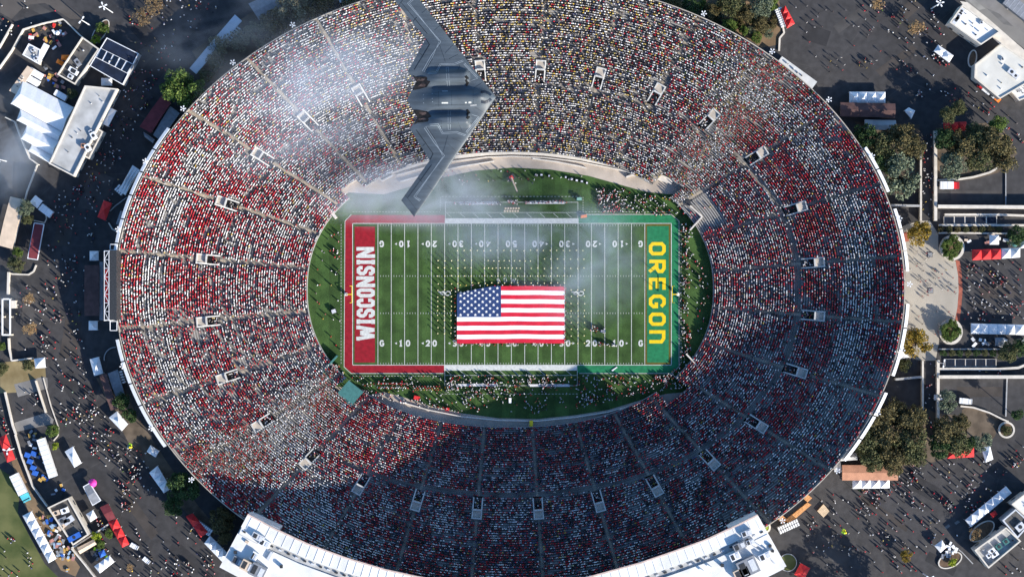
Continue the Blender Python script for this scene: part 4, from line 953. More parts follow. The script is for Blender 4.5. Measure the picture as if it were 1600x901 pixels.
stand('long pale blue-grey roof in the smoky upper left', [(367, 23), (378, 33), (306.5, 116), (296, 107)], 3.6, M('blue_white_sheet', (.46, .50, .55), .6, .1, .3))
stand('dark slate roof cut by the top picture edge', [(388, 6), (428, -12), (440, 12), (405, 32)], 4.0, GREYC)
stand('striped dark red awning beside the yard of the lower left kitchen', [(156, 792), (169, 786), (181, 809), (169, 814)], 3.0, ROOFR)
stand('cream booth roof inside the walled lower left yard', [(120.5, 855), (146, 842), (151, 849.5), (125, 865)], 3.0, ROOFC)
stand('white counter stand beside the pink parasol', [(131, 760), (140, 755), (156.5, 781), (145, 788)], 2.8, GREYC, trim=WMETAL)
stand('brown gate roof on the rim at the beige plaza, upper half', [(1406, 417), (1414, 417), (1414, 444), (1406, 444)], 6.0, ROOFB)
stand('brown gate roof on the rim at the beige plaza, lower half', [(1404, 446), (1413, 446), (1413, 474), (1404, 474)], 6.0, ROOFB)
stand('white awning against the rim below the beige plaza', [(1399, 545), (1404, 540), (1421, 558), (1399, 562)], 3.0, ROOFW)
stand('bluish bin shed by the dark strip below the lower left rim', [(226, 706), (236, 714), (230, 722), (221, 713)], 2.4, GREYC) if False else None

# solar arrays: each panel a part
for nm, x0, x1, y0, y1 in (('upper', 1475, 1558, 338, 350), ('lower', 1477, 1557, 560.5, 573)):
    c = P((x0+x1)/2, (y0+y1)/2); root = empty('solar_array', c, f'row of five dark framed solar panels beside the {"upper" if nm == "upper" else "lower"} planting strip', 'solar panel')
    a, e = P(x0, y1, G + 1.0), P(x1, y0, G + 1.0)
    MB().prism([(a.x, a.y), (e.x, a.y), (e.x, e.y), (a.x, e.y)], G, G + .8).build('plinth', CONCL, root)
    for i in range(5):
        w0 = a.x + (e.x - a.x)*(i + .06)/5; w1 = a.x + (e.x - a.x)*(i + .94)/5
        MB().box(((w0+w1)/2, (a.y+e.y)/2, G + .85), (w1-w0, (e.y-a.y)*.86, .1)).build('frame', DMETAL, root)
        for k in range(3):
            MB().box((w0 + (w1-w0)*(k + .5)/3, (a.y+e.y)/2, G + .92), ((w1-w0)*.29, (e.y-a.y)*.78, .05)).build('panel', M('solar_cell', (.006, .012, .026), .6, .2, 1, spec=.2), root)

# ------------------------------------------------------------------ press building along the lower rim
PZ = 36.0
front = [(387, 803), (430, 826), (480, 849), (540, 871), (600, 889), (650, 900), (720, 912), (800, 917), (870, 911), (920, 901), (1000, 879), (1050, 862), (1100, 844), (1150, 821), (1184, 804)]
PB = empty('press_building', P(790, 950, G), 'tall white-roofed press building curving along the lower stadium rim', 'building')
fr = [P(x, y, PZ) for x, y in front]; n = len(fr)
def offs(d):
    out = []
    for i in range(n):
        a = fr[max(i-1, 0)]; c = fr[min(i+1, n-1)]; dd = (c - a).normalized(); nn = Vector((dd.y, -dd.x, 0)); out.append(fr[i] + nn * d)
    return out
def band(name, d0, d1, z, mat, zlow=None, i0=0, i1=n):
    A, B = offs(d0)[i0:i1], offs(d1)[i0:i1]; b = MB()
    A = [Vector((p.x, p.y, z)) for p in A]; B = [Vector((p.x, p.y, z)) for p in B]; b.quadstrip(B, A)
    if zlow is not None:
        lo = lambda L: [Vector((p.x, p.y, zlow)) for p in L]
        b.quadstrip(A, lo(A)); b.quadstrip(lo(B), B); b.face([A[0], B[0], lo(B)[0], lo(A)[0]]); b.face([B[-1], A[-1], lo(A)[-1], lo(B)[-1]])
    return b.build(name, mat, PB)
band('front_canopy', 0, 4.6, PZ, ROOFW, PZ - .8)
band('roof_gutter', 4.61, 6.99, PZ - .62, ROOFG, PZ - 5)
random.seed(77)
band('main_roof', 7.0, 19.5, PZ - .1, ROOFW, PZ - 5)
band('lower_wall', 3.0, 19.3, PZ - 5.01, WALLC, G - .2)
band('front_edge', -.25, .25, PZ + .12, M('pinkish_fascia', (.55, .42, .36), .8, .15, .6), PZ - .5)
fo = offs(0)
for i in range(n - 1):                                   # roof joints and gutter posts along the canopy
    a0, a1 = offs(.3)[i], offs(.3)[i+1]; c0, c1 = offs(4.4)[i], offs(4.4)[i+1]; m = max(2, int((a1-a0).length/2.6))
    for k in range(m):
        t = (k + .5)/m; p, q = a0.lerp(a1, t), c0.lerp(c1, t); d = q - p
        MB().box(((p.x+q.x)/2, (p.y+q.y)/2, PZ + .09), (d.length, .08, .10), math.atan2(d.y, d.x)).build('roof_joint', WMETAL, PB)
        g0 = offs(5.6)[i].lerp(offs(5.6)[i+1], t)
        MB().box((g0.x, g0.y, PZ - .3), (.5, 1.0, .6), math.atan2(d.y, d.x)).build('gutter_vent', METAL if k % 2 else DMETAL, PB)
random.seed(3)
for px, py, L, W_, hh, an, mt in ((404, 838, 4.2, 2.0, 1.5, -27, METAL), (414, 848, 3.6, 2.2, 1.4, -27, WMETAL), (398, 868, 2.2, 2.8, 1.6, -30, WMETAL), (388, 883, 4.5, 3.4, 2.4, -27, ROOFC), (404, 890, 5.0, 4.2, 2.6, -27, GREYC),
        (368, 862, 1.0, 1.0, .9, 0, DMETAL), (372, 876, 3.6, 2.6, 1.2, -27, GREYC), (386, 846, 1.2, .8, .8, -27, ROOFC), (440, 884, .9, .9, 1.6, 0, DMETAL), (422, 868, 3.0, 1.0, .9, 60, METAL),
        (1166, 832, 3.4, 1.8, 1.4, 22, METAL), (1172, 846, 2.6, 1.6, 1.2, 22, METAL), (1155, 852, 4.2, 2.2, 1.8, 25, GREYC), (1148, 868, 3.4, 2.4, 1.8, 25, WMETAL), (1168, 884, 6.5, 5.5, 2.2, 25, GREYC), (1158, 894, 5, 3.2, 2.2, 25, ROOFC),
        (1195, 868, 4.0, 2.2, 1.5, 25, WMETAL), (1203, 852, .9, .9, 1.0, 0, DMETAL), (1207, 860, .8, .8, 1.0, 0, DMETAL), (1178, 854, .4, 4.0, .8, 55, METAL), (1186, 852, .4, 4.4, .8, 55, METAL), (1208, 876, 2.2, .4, .8, -50, METAL), (1128, 882, .9, .9, 1.8, 0, DMETAL), (1108, 884, .5, 2.0, 1.8, 60, WMETAL), (1096, 890, .5, 2.0, 1.8, 60, WMETAL)):
    p = P(px, py, PZ); b = MB(); b.box((p.x, p.y, PZ - .1 + hh/2), (L, W_, hh), R(an)); u = b.build('rooftop_unit', mt, PB)
    if min(L, W_) > 1.5:
        for k in (-.25, .25): MB().box((p.x + L*k*math.cos(R(an)), p.y + L*k*math.sin(R(an)), PZ - .1 + hh + .06), (L*.3, W_*.7, .12), R(an)).build('louvre', DMETAL if k < 0 else METAL, u)
for i0, side in ((0, 'left'), (n - 1, 'right')):          # end wings of the building
    a = fr[i0]; q = [(387, 803), (352, 880), (392, 905), (437, 826)] if side == 'left' else [(1184, 804), (1229, 884), (1190, 905), (1140, 826)]
    w_ = [P(x, y, PZ - .25) for x, y in q]; MB().prism([(p.x, p.y) for p in w_], G, PZ - .28).build('end_wing', ROOFW, PB)

# ------------------------------------------------------------------ scoreboard on a white truss
SBR = empty('scoreboard', P(172, 445, G), 'tall scoreboard on a white truss behind the left rim', 'scoreboard')
zt = ZR + 9
a, e = P(171.5, 500, zt), P(182, 391, zt)
MB().prism([(a.x, a.y), (e.x, a.y), (e.x, e.y), (a.x, e.y)], ZR + 1.5, zt, True, True).build('display_box', DMETAL, SBR)
x0, x1 = P(163, 445, zt).x, P(170.3, 445, zt).x; ya, yb = P(163, 500, zt).y, P(163, 392, zt).y; b = MB(); N = 8
for i in range(N + 1):
    y = ya + (yb - ya)*i/N; b.tube([(x0, y, zt), (x1, y, zt)], .13, 4)
    if i < N: y2 = ya + (yb - ya)*(i+1)/N; b.tube([(x0, y, zt), (x1, y2, zt)] if i % 2 else [(x1, y, zt), (x0, y2, zt)], .12, 4)
for x in (x0, x1): b.tube([(x, ya, zt), (x, yb, zt)], .16, 4)
b.build('truss', METAL, SBR)
MB().box(((x0+x1)/2, (ya+yb)/2, zt - .6), ((x1-x0)*.55, (yb-ya)*.52, .3)).build('red_banner', REDC, SBR)
for x in (x0, x1):
    for y in (ya, yb): MB().tube([(x, y, G), (x, y, zt)], .22, 6).build('column', WMETAL, SBR)
for y0_, y1_ in ((ya - 3.4, ya - .4), (yb + .4, yb + 2.2)):
    b = MB(); xs = (x0 + 1.5, x1 + 2.2)
    for x in xs: b.tube([(x, y0_, zt - 2), (x, y1_, zt - 2)], .14, 4)
    for y in (y0_, y1_): b.tube([(xs[0], y, zt - 2), (xs[1], y, zt - 2)], .14, 4)
    b.build('side_frame', WMETAL, SBR)
keep_off([(x0, ya), (x1, ya), (x1, yb), (x0, yb)])
# entry gate at the left edge
GT = empty('entry_gate', P(10, 495), 'white framed entry gate at the left picture edge', 'gate')
a, e = P(4, 523, G + 3.5), P(16, 467, G + 3.5)
for x in (a.x, e.x):
    for y in (a.y, (a.y+e.y)/2, e.y): MB().box((x, y, G + 1.75), (.5, .5, 3.5)).build('pillar', WALLC, GT)
    MB().box((x, (a.y+e.y)/2, G + 3.65), (.5, e.y - a.y, .3)).build('lintel', WMETAL, GT)
for y in (a.y, e.y): MB().box(((a.x+e.x)/2, y, G + 3.66), (e.x - a.x - .5, .5, .3)).build('lintel', WMETAL, GT)
MB().box((e.x + .9, e.y - 1.8, G + 1.6), (1.3, 2.6, 3.2)).build('booth', WALLC, GT)

# ------------------------------------------------------------------ vehicles and trailers
def vehicle(name, label, px, py, ang, L, W_, Hh, body, cabm, cab=.3, cat='truck', trailer=False, boxgap=.15):
    c = P(px, py); root = empty(name, c, label, cat); a = R(ang); ca, sa = math.cos(a), math.sin(a)
    def w(x, y): return (c.x + ca*x - sa*y, c.y + sa*x + ca*y)
    xb0, xb1 = -L/2, L/2 - (L*cab + boxgap if not trailer else 0)
    m = w((xb0+xb1)/2, 0); b = MB(); b.box((m[0], m[1], G + .7 + (Hh-.7)/2), (xb1-xb0, W_, Hh-.7), a); bo = b.build('body', body, root)
    for k in range(int((xb1-xb0)//1.6)):
        mm = w(xb0 + .9 + k*1.6, 0); MB().box((mm[0], mm[1], G + Hh + .03), (.08, W_*.98, .05), a).build('roof_rib', METAL, bo)
    MB().box((c.x, c.y, G + .6), (L*.92, W_*.7, .22), a).build('chassis', DMETAL, root)
    if not trailer:
        lc = L*cab; q = [w(L/2 - lc, -W_*.47), w(L/2, -W_*.44), w(L/2, W_*.44), w(L/2 - lc, W_*.47)]
        MB().prism(q, G + .5, G + 1.35).build('cab', cabm, root)
        q2 = [w(L/2 - lc, -W_*.45), w(L/2 - lc*.35, -W_*.4), w(L/2 - lc*.35, W_*.4), w(L/2 - lc, W_*.45)]; MB().prism(q2, G + 1.35, G + min(2.2, Hh)).build('cab_roof', cabm, root)
        q3 = [w(L/2 - lc*.33, -W_*.39), w(L/2 - lc*.2, -W_*.39), w(L/2 - lc*.2, W_*.39), w(L/2 - lc*.33, W_*.39)]; MB().prism(q3, G + 1.352, G + 1.9).build('windscreen', GLASS, root)
        for s in (-1, 1):
            h = w(L/2 + .02, s*W_*.32); MB().box((h[0], h[1], G + .95), (.08, .3, .2), a).build('headlight', WMETAL, root)
    else:
        t = w(L/2 + .7, 0); MB().box((t[0], t[1], G + .62), (1.4, .25, .15), a).build('tow_bar', DMETAL, root)
    for x in (-L*.3, L*.33):
        for s in (-1, 1):
            p = w(x, s*W_*.46); b = MB(); b.tube([(p[0] - sa*-.12, p[1] - ca*.12, G + .42), (p[0] + sa*-.12, p[1] + ca*.12, G + .42)], .42, 12); wh = b.build('wheel', BLACK, root)
            q = w(x, s*W_*.53); b = MB(); b.tube([(p[0], p[1], G + .42), (q[0], q[1], G + .42)], .2, 8); b.build('rim', METAL, wh)
    keep_off([w(-L/2, -W_/2), w(L/2, -W_/2), w(L/2, W_/2), w(-L/2, W_/2)])
RCAB = M('red_car_paint', (.55, .02, .02), .3, .05, 1, spec=.6); WCAR = M('white_car_paint', (.78, .78, .78), .3, .04, 1, spec=.6); TURQ = M('turquoise_paint', (.10, .50, .58), .4, .15, .6)
vehicle('ambulance', 'white ambulance with a red cab parked above the long retaining wall', 1482, 290, 0, 6.6, 2.5, 2.9, WCAR, RCAB, .3, 'ambulance')
vehicle('parked_van', 'white van parked by the bark mulch bed at the lower right', 1507.5, 626, -6, 4.4, 1.9, 2.0, WCAR, WCAR, .28, 'van')
vehicle('parked_van', 'pale car half under the grey tree near the white van', 1468, 620, 0, 4.2, 1.8, 1.6, WCAR, WCAR, .3, 'car')
vehicle('pickup_truck', 'white pickup with a red hood beside the cream flat-roofed building', 1537, 139, 142, 5.0, 2.0, 1.7, WCAR, RCAB, .35, 'pickup')
vehicle('utility_cart', 'small orange-loaded utility cart beside the cream flat-roofed building', 1555, 154, 142, 3.2, 1.5, 1.4, ORANGEC, WCAR, .35, 'cart')
vehicle('cargo_trailer', 'white cargo trailer beside the small white tent near the tan roof', 74, 329.5, -37, 4.6, 2.4, 2.6, WCAR, WCAR, trailer=True, cat='trailer')
vehicle('cargo_trailer', 'long white semi-trailer beside the blue bins', 76, 714, -72, 13.5, 2.6, 3.4, WCAR, WCAR, trailer=True, cat='trailer')
vehicle('display_truck', 'turquoise and white display truck parked at the lawn edge', 34, 761, -64, 10.0, 3.0, 2.8, WCAR, TURQ, .26, 'truck')
vehicle('cargo_trailer', 'white trailer beside the tan booth at the marquees, upper one', 58, 116, -30, 4.8, 2.2, 2.6, WCAR, WCAR, trailer=True, cat='trailer')
vehicle('cargo_trailer', 'white trailer beside the tan booth at the marquees, lower one', 53, 127, -30, 4.8, 2.2, 2.6, WCAR, WCAR, trailer=True, cat='trailer')
vehicle('cargo_trailer', 'white box trailer standing between the marquees and the grey-roofed building', 97, 150, -30, 4.4, 2.0, 2.6, WCAR, WCAR, trailer=True, cat='trailer')
vehicle('cargo_trailer', 'narrow white trailer along the white snack bar blocks', 68, 84, 62, 6.6, 1.8, 2.6, WCAR, WCAR, trailer=True, cat='trailer')
vehicle('passenger_tram', 'long white passenger tram cut by the top right corner', 1594, 18, -38, 13.0, 4.2, 2.6, GREYC, WCAR, .12, 'tram')
vehicle('golf_cart', 'white golf cart near the yard with hanging lights', 211, 852, -30, 2.8, 1.5, 1.8, WCAR, WCAR, .3, 'cart')
vehicle('golf_cart', 'white golf cart outside the three lower left red tents', 230, 874, -40, 2.6, 1.4, 1.8, WCAR, WCAR, .3, 'cart')
for i, (x, y) in enumerate(((44, 710), (54, 708), (48, 720), (53, 730), (56, 738))):
    c = P(x, y); rt = empty('waste_bin', c, f'{ORD[i]} blue waste bin from the top beside the long semi-trailer', 'bin', 'blue bins by the trailer')
    MB().box((c.x, c.y, G + .7), (1.7, 1.5, 1.4), R(-20)).build('tub', BLUEC, rt); MB().box((c.x, c.y, G + 1.46), (1.8, 1.6, .1), R(-20)).build('lid', BLUEC, rt); keep_off([(c.x-1, c.y-1), (c.x+1, c.y-1), (c.x+1, c.y+1), (c.x-1, c.y+1)])
# ------------------------------------------------------------------ portable toilets
b = MB(); b.box((0, 0, 1.1), (.70, 1.05, 2.2)); TB = b.mesh('cabin', M('toilet_grey', (.30, .32, .34), .6, .1, 1))
b = MB(); b.prism([(-.28, -.55), (.28, -.55), (.28, .55), (-.28, .55)], 2.2, 2.3); b.prism([(-.2, -.45), (.2, -.45), (.2, .45), (-.2, .45)], 2.3, 2.42); TR = b.mesh('roof', WHITE)
b = MB(); b.box((0, -.57, 1.0), (.5, .06, 1.9)); TD = b.mesh('door', METAL)
def toilets(where, x0, y0, x1, y1, n, gap, rows=2):
    d = Vector((x1 - x0, y1 - y0)); nn = Vector((-d.y, d.x)).normalized() * gap; ang = math.atan2(-d.y, d.x)
    for r in range(rows):
        for i in range(n):
            p = Vector((x0, y0)) + d * ((i + .5)/n) + nn * r; c = P(p.x, p.y)
            o = empty('portable_toilet', c, f'white-roofed portable toilet in the rows {where}', 'toilet', f'toilets {where}', ang + (math.pi if r else 0))
            for nm, me in (('cabin', TB), ('roof', TR), ('door', TD)): link(nm, me, o)
            keep_off([(c.x-.7, c.y-.7), (c.x+.7, c.y-.7), (c.x+.7, c.y+.7), (c.x-.7, c.y+.7)])
toilets('beside the long roof in the smoky upper left', 356, 63, 373, 42, 6, 5.5)
toilets('next to the red tents at the upper rim', 1211, 15, 1222, 44, 9, -6)
toilets('near the wooden stage at the lower right rim', 1214, 825, 1245, 811, 9, 6)
toilets('beside the lower left brown stand', 184, 580, 190, 600, 5, -6)
toilets('on the red tents near the press building', 310, 813, 333, 829, 8, 6)
toilets('at the top picture edge left of the aircraft', 531, 4, 556, -3, 8, 5, 1)
toilets('against the rim beside three white tents', 186, 290, 197, 300, 4, 6)
# ------------------------------------------------------------------ wooden stage, platform, parasol, balloons, planters, poles
ST = empty('wooden_stage', P(1241, 793), 'L-shaped wooden plank stage against the lower right rim', 'stage')
for q, z in (([(1259, 770), (1269, 777.5), (1262, 784), (1252, 776)], 1.2), ([(1262, 784.4), (1268, 788), (1233, 818), (1227, 812.5)], 1.2), ([(1213, 808), (1219, 802), (1232, 812), (1223, 818)], 1.25)):
    pts = [P(x, y, G + z) for x, y in q]; A, B, C, D = pts; k = max(3, int(((B-A).length + (C-D).length)/2/.5)); 
    L1 = (D - A).length; swap = L1 > (B-A).length
    m = max(2, int((L1 if swap else (B-A).length)/.55))
    for i in range(m):
        f = lambda t: (A.lerp(D, t), B.lerp(C, t)) if swap else (A.lerp(B, t), D.lerp(C, t))
        a0, a1 = f((i + .04)/m); c0, c1 = f((i + .96)/m); MB().prism([(p.x, p.y) for p in (a0, a1, c1, c0)], G + .1, G + z + .03*(i % 2)).build('plank', WOOD, ST)
q = [P(x, y, G) for x, y in ((1254, 777), (1261, 784), (1227, 811.5), (1220, 802))]; MB().prism([(p.x, p.y) for p in q], G, G + .35).build('deck', DMETAL, ST); keep_off([(p.x, p.y) for p in q])
q = [P(x, y, G + .8) for x, y in ((1287, 787), (1296, 798), (1287, 808), (1277, 798))]; c = centroid(q); rt = empty('wooden_platform', (c.x, c.y, G), 'square pale wooden platform beside the L-shaped stage', 'platform')
A, B, C, D = q
for i in range(7):
    a0, a1, c0, c1 = A.lerp(B, (i+.04)/7), D.lerp(C, (i+.04)/7), A.lerp(B, (i+.96)/7), D.lerp(C, (i+.96)/7); MB().prism([(p.x, p.y) for p in (a0, a1, c1, c0)], G, G + .8 + .02*(i % 2)).build('plank', M('pale_timber', (.58, .44, .29), .8, .12, 1.2), rt)
keep_off([(p.x, p.y) for p in q])
def parasol(label, px, py, rad, col, h=2.6):
    c = P(px, py, G); rt = empty('parasol', c, label, 'parasol'); MB().tube([(c.x, c.y, G), (c.x, c.y, G + h + .5)], .05, 6).build('pole', WMETAL, rt)
    MB().lathe([(rad, h - .25), (rad, h), (rad*.5, h + .45), (.03, h + .7)], (c.x, c.y, G), 10).build('canopy', col, rt)
PINK = M('pink_canvas', (.75, .05, .35), .6, .08, 1)
parasol('bright pink round parasol above the counter stand', 147, 753, 1.45, PINK); parasol('dark green parasol beside the upper right white tents', 1583, 381, 1.1, GREENC)
parasol('pale parasol near the snack bar blocks', 92, 53, .8, WHITE)
def balloons(label, px, py, cols):
    c = P(px, py, G); rt = empty('balloon_bunch', c, label, 'balloons')
    for i in range(7):
        x, y, z = c.x + .75*math.cos(i*2.4)*(.3 + .1*i), c.y + .75*math.sin(i*2.4)*(.3 + .1*i), G + 3.2 + .35*(i % 3)
        bm = bmesh.new(); bmesh.ops.create_icosphere(bm, subdivisions=2, radius=.42, matrix=Matrix.Translation((x - c.x, y - c.y, z - G)) @ Matrix.Diagonal((1, 1, 1.2, 1))); me = bpy.data.meshes.new('balloon'); bm.to_mesh(me); bm.free()
        me.materials.append(cols[i % len(cols)]); me.polygons.foreach_set('use_smooth', [True]*len(me.polygons)); link('balloon', me, rt)
        MB().tube([(c.x, c.y, G + .9), (x, y, z - .45)], .012, 4).build('string', WHITE, rt)
LIME = M('lime_rubber', (.40, .70, .04), .35, .1, 1); YEL2 = M('yellow_rubber', (.8, .65, .03), .35, .1, 1)
balloons('bunch of lime and yellow balloons near the wooden platform', 1316, 828, (LIME, YEL2)); balloons('bunch of lime balloons near the lower left rim', 206, 695, (LIME, GREENC, YEL2))
def planter(name, label, px, py, rx, ry, h, wallm, fill, rot=0, seg=28, rim=.6):
    c = P(px, py, G); rt = empty(name, c, label, 'planter'); a = PX(rx); b2 = PX(ry)
    def ring(k): return [(c.x + math.cos(rot)*(a-k)*math.cos(t) - math.sin(rot)*(b2-k)*math.sin(t), c.y + math.sin(rot)*(a-k)*math.cos(t) + math.cos(rot)*(b2-k)*math.sin(t)) for t in np.linspace(0, 2*np.pi, seg + 1)[:-1]]
    o, i_ = ring(0), ring(rim); mb = MB(); v = lambda L, z: [(x, y, z) for x, y in L]
    mb.quadstrip(v(o, G), v(o, G + h), closed=True); mb.quadstrip(v(o, G + h), v(i_, G + h), closed=True); mb.quadstrip(v(i_, G + h), v(i_, G), closed=True); mb.build('rim', wallm, rt)
    MB().face(v(ring(rim*.9), G + h*.7)).build('bed', fill, rt); keep_off(o)
planter('round_planter', 'round pale planter full of palms at the upper corner of the beige plaza', 1487, 387, 19.5, 20, .9, CONCL, SOIL, rim=1.0)
planter('round_planter', 'round pale planter full of palms at the lower corner of the beige plaza', 1485, 518, 18.5, 20, .9, CONCL, SOIL, rim=1.0)
planter('round_planter', 'small round planter ring at the end of the bark mulch bed', 1572, 671, 13, 13, .8, CONCL, SOIL)
planter('oval_planter', 'oval planter beside a white tent near the bottom right', 1484, 874, 20, 12, .7, CONCL, SOIL, R(25), rim=.4)
planter('oval_planter', 'dark oval planter with a bare tree beside the slanted tent row', 1534, 829, 23, 12, .7, CONCL, SOIL, R(38), rim=.4)
planter('round_lawn', 'round clipped lawn bed at the right foot of the press building', 1231, 878, 14, 14, .5, WALLG, LAWN, rim=.25)
planter('round_planter', 'small planter with lime grass beside the press building and wooden stage', 1198, 823, 6, 8, .6, CONCL, M('lime_plants', (.22, .30, .03), .9, .2, 1), rim=.6)
planter('oval_planter', 'dark curved planter between the two upper right buildings', 1519, 92, 7, 14, .6, CONCL, SOIL, R(-10), rim=.4)
planter('oval_planter', 'kerbed bed with yellow bushes behind the navy pavilion', 157, 50, 9, 22, .5, CONCL, SOIL, R(-33), rim=.3)
def lamp_post(label, px, py, h, arms, ang):
    c = P(px, py, G); rt = empty('lamp_post', c, label, 'lamp post'); MB().tube([(c.x, c.y, G - .05), (c.x, c.y, G + h)], [.22, .12], 8).build('pole', WMETAL, rt)
    for k in range(arms):
        a = R(ang) + k*2*math.pi/arms; e = (c.x + 1.0*math.cos(a), c.y + 1.0*math.sin(a), G + h + .1)
        MB().tube([(c.x, c.y, G + h - .1), e], .07, 5).build('arm', WMETAL, rt); MB().box(e, (.8, .45, .25), a).build('lamp_head', WMETAL, rt)
lamp_post('white lamp post with several heads at the upper left beside the yellow bushes', 141, 40, 14, 2, 55); lamp_post('tall white lamp post at the top left picture edge', 176, 20, 16, 4, 20)
lamp_post('tall white lamp post at the top right picture edge', 1455, 14, 14, 5, 10); lamp_post('lamp post by the thin kerb at the bottom right', 1442, 895, 12, 3, 30)
lamp_post('lamp post at the bottom edge of the beige plaza walkway', 1466, 566, 9, 2, 80); lamp_post('lamp post near the left entry gate', 22, 700, 10, 3, 40)
lamp_post('lamp post near the white marquees', 10, 252, 12, 3, 70)
for x, y in ((1453, 398), (1454, 454)):
    c = P(x, y, G + .05); rt = empty('floor_vent', (c.x, c.y, G), f'square dark vent in the {"upper" if y < 420 else "lower"} part of the beige plaza', 'vent'); MB().box((c.x, c.y, G + .12), (1.7, 1.7, .24)).build('frame', DMETAL, rt)
    for k in range(5): MB().box((c.x - .6 + .3*k, c.y, G + .27), (.12, 1.5, .06)).build('slat', METAL, rt)
# yard clutter: tables, crates and counters in the service yards
random.seed(11)
def clutter(where, poly, nn, cols):
    pp = [(x, -y) for x, y in poly]; xs = [p[0] for p in poly]; ys = [p[1] for p in poly]; k = 0; arr = np.array(pp)
    while k < nn:
        x, y = random.uniform(min(xs), max(xs)), random.uniform(min(ys), max(ys))
        if not inside(arr, np.array(x), np.array(-y)): continue
        c = P(x, y, G); L, W_, h = random.uniform(.7, 2.0), random.uniform(.6, 1.1), random.uniform(.6, 1.1); a = random.uniform(0, 3.14); mt = random.choice(cols); cw = {'dusty_pink': 'dusty pink', 'ochre_box': 'ochre', 'white_canvas': 'white', 'grey_canvas': 'grey', 'dark_metal': 'black', 'red_canvas': 'red', 'blue_canvas': 'blue', 'pale_blue_box': 'pale blue', 'painted_metal': 'silver', 'cream_roof_sheet': 'cream', 'lime_rubber': 'lime'}[mt.name]
        rt = empty('serving_table', (c.x, c.y, G), f'{cw} table or crate in the clutter {where}', 'table', f'{cw} clutter {where}')
        MB().box((c.x, c.y, G + h), (L, W_, .08), a).build('top', mt, rt); MB().box((c.x, c.y, G + h/2 - .02), (L*.85, W_*.8, h - .05), a).build('body', random.choice(cols), rt)
        k += 1
PINKS = M('dusty_pink', (.42, .2, .17), .8, .2, 1); OCH = M('ochre_box', (.55, .33, .08), .8, .2, 1); LBL = M('pale_blue_box', (.3, .42, .55), .7, .15, 1)
clutter('of the walled yard with the orange tents', [(45, 50), (98, 34), (112, 50), (85, 85), (70, 65), (40, 66)], 34, [PINKS, OCH, WHITE, GREYC, DMETAL, REDC])
clutter('between the marquees and the dark-roofed kitchen', [(66, 100), (86, 110), (112, 138), (100, 145), (70, 125)], 20, [PINKS, DMETAL, BLUEC, GREYC, OCH])
clutter('between the lawn tents and the walled kitchen', [(58, 800), (72, 795), (118, 870), (122, 890), (105, 890)], 46, [WHITE, GREYC, LBL, OCH, PINKS, BLUEC])
clutter('behind the long semi-trailer', [(38, 672), (60, 672), (72, 700), (85, 750), (112, 765), (80, 780), (50, 730)], 40, [GREYC, LBL, WHITE, OCH, BLUEC, DMETAL])
clutter('behind the white tents right of the plaza', [(1520, 526), (1600, 526), (1600, 540), (1515, 541)], 18, [WHITE, GREYC, METAL, DMETAL])
clutter('above the red tents right of the plaza', [(1508, 368), (1592, 368), (1592, 382), (1508, 382)], 14, [WHITE, ROOFC, METAL, PINKS])
clutter('beside the oval planter near the bottom right', [(1474, 845), (1482, 842), (1500, 862), (1478, 872), (1470, 868)], 14, [WHITE, WHITE, GREYC])
clutter('in the walled lower left yard', [(128, 870), (150, 852), (168, 850), (180, 862), (150, 875)], 14, [GREYC, LIME, DMETAL])
# ------------------------------------------------------------------ trees and shrubs
def leaf_mat(name, dark, mid, light):
    m = bpy.data.materials.new(name); m.use_nodes = True; t = m.node_tree; b = t.nodes['Principled BSDF']; b.inputs['Roughness'].default_value = .75; b.inputs['Specular IOR Level'].default_value = .2
    g = t.nodes.new('ShaderNodeNewGeometry'); r = t.nodes.new('ShaderNodeValToRGB'); e = r.color_ramp.elements
    e[0].position = 0; e[0].color = (*dark, 1); e[1].position = 1; e[1].color = (*light, 1); q = e.new(.55); q.color = (*mid, 1)
    t.links.new(g.outputs['Random Per Island'], r.inputs['Fac']); t.links.new(r.outputs['Color'], b.inputs['Base Color']); return m
LEAF = {'green': leaf_mat('green_leaves', (0.037, 0.072, 0.016), (0.088, 0.145, 0.029), (0.188, 0.232, 0.052)),
        'olive': leaf_mat('olive_leaves', (0.037, 0.051, 0.021), (0.081, 0.090, 0.036), (0.163, 0.145, 0.065)),
        'brown': leaf_mat('brown_olive_leaves', (0.044, 0.041, 0.018), (0.106, 0.090, 0.036), (0.200, 0.160, 0.072)),
        'autumn': leaf_mat('autumn_leaves', (0.075, 0.072, 0.016), (0.250, 0.174, 0.026), (0.400, 0.246, 0.039)),
        'bare': leaf_mat('dry_orange_twigs', (0.175, 0.102, 0.046), (0.375, 0.232, 0.104), (0.525, 0.362, 0.169)),
        'grey': leaf_mat('grey_green_leaves', (0.062, 0.080, 0.052), (0.125, 0.152, 0.098), (0.213, 0.246, 0.156)),
        'dark': leaf_mat('dark_green_leaves', (0.019, 0.043, 0.016), (0.044, 0.080, 0.026), (0.075, 0.123, 0.039)),
        'yellow': leaf_mat('yellow_green_leaves', (0.100, 0.145, 0.016), (0.250, 0.319, 0.026), (0.425, 0.464, 0.039)),
        'haze': leaf_mat('haze_paled_leaves', (0.112, 0.102, 0.058), (0.213, 0.189, 0.111), (0.325, 0.290, 0.182))}  # last kind: smoke haze put into the leaf colour as a paler tone
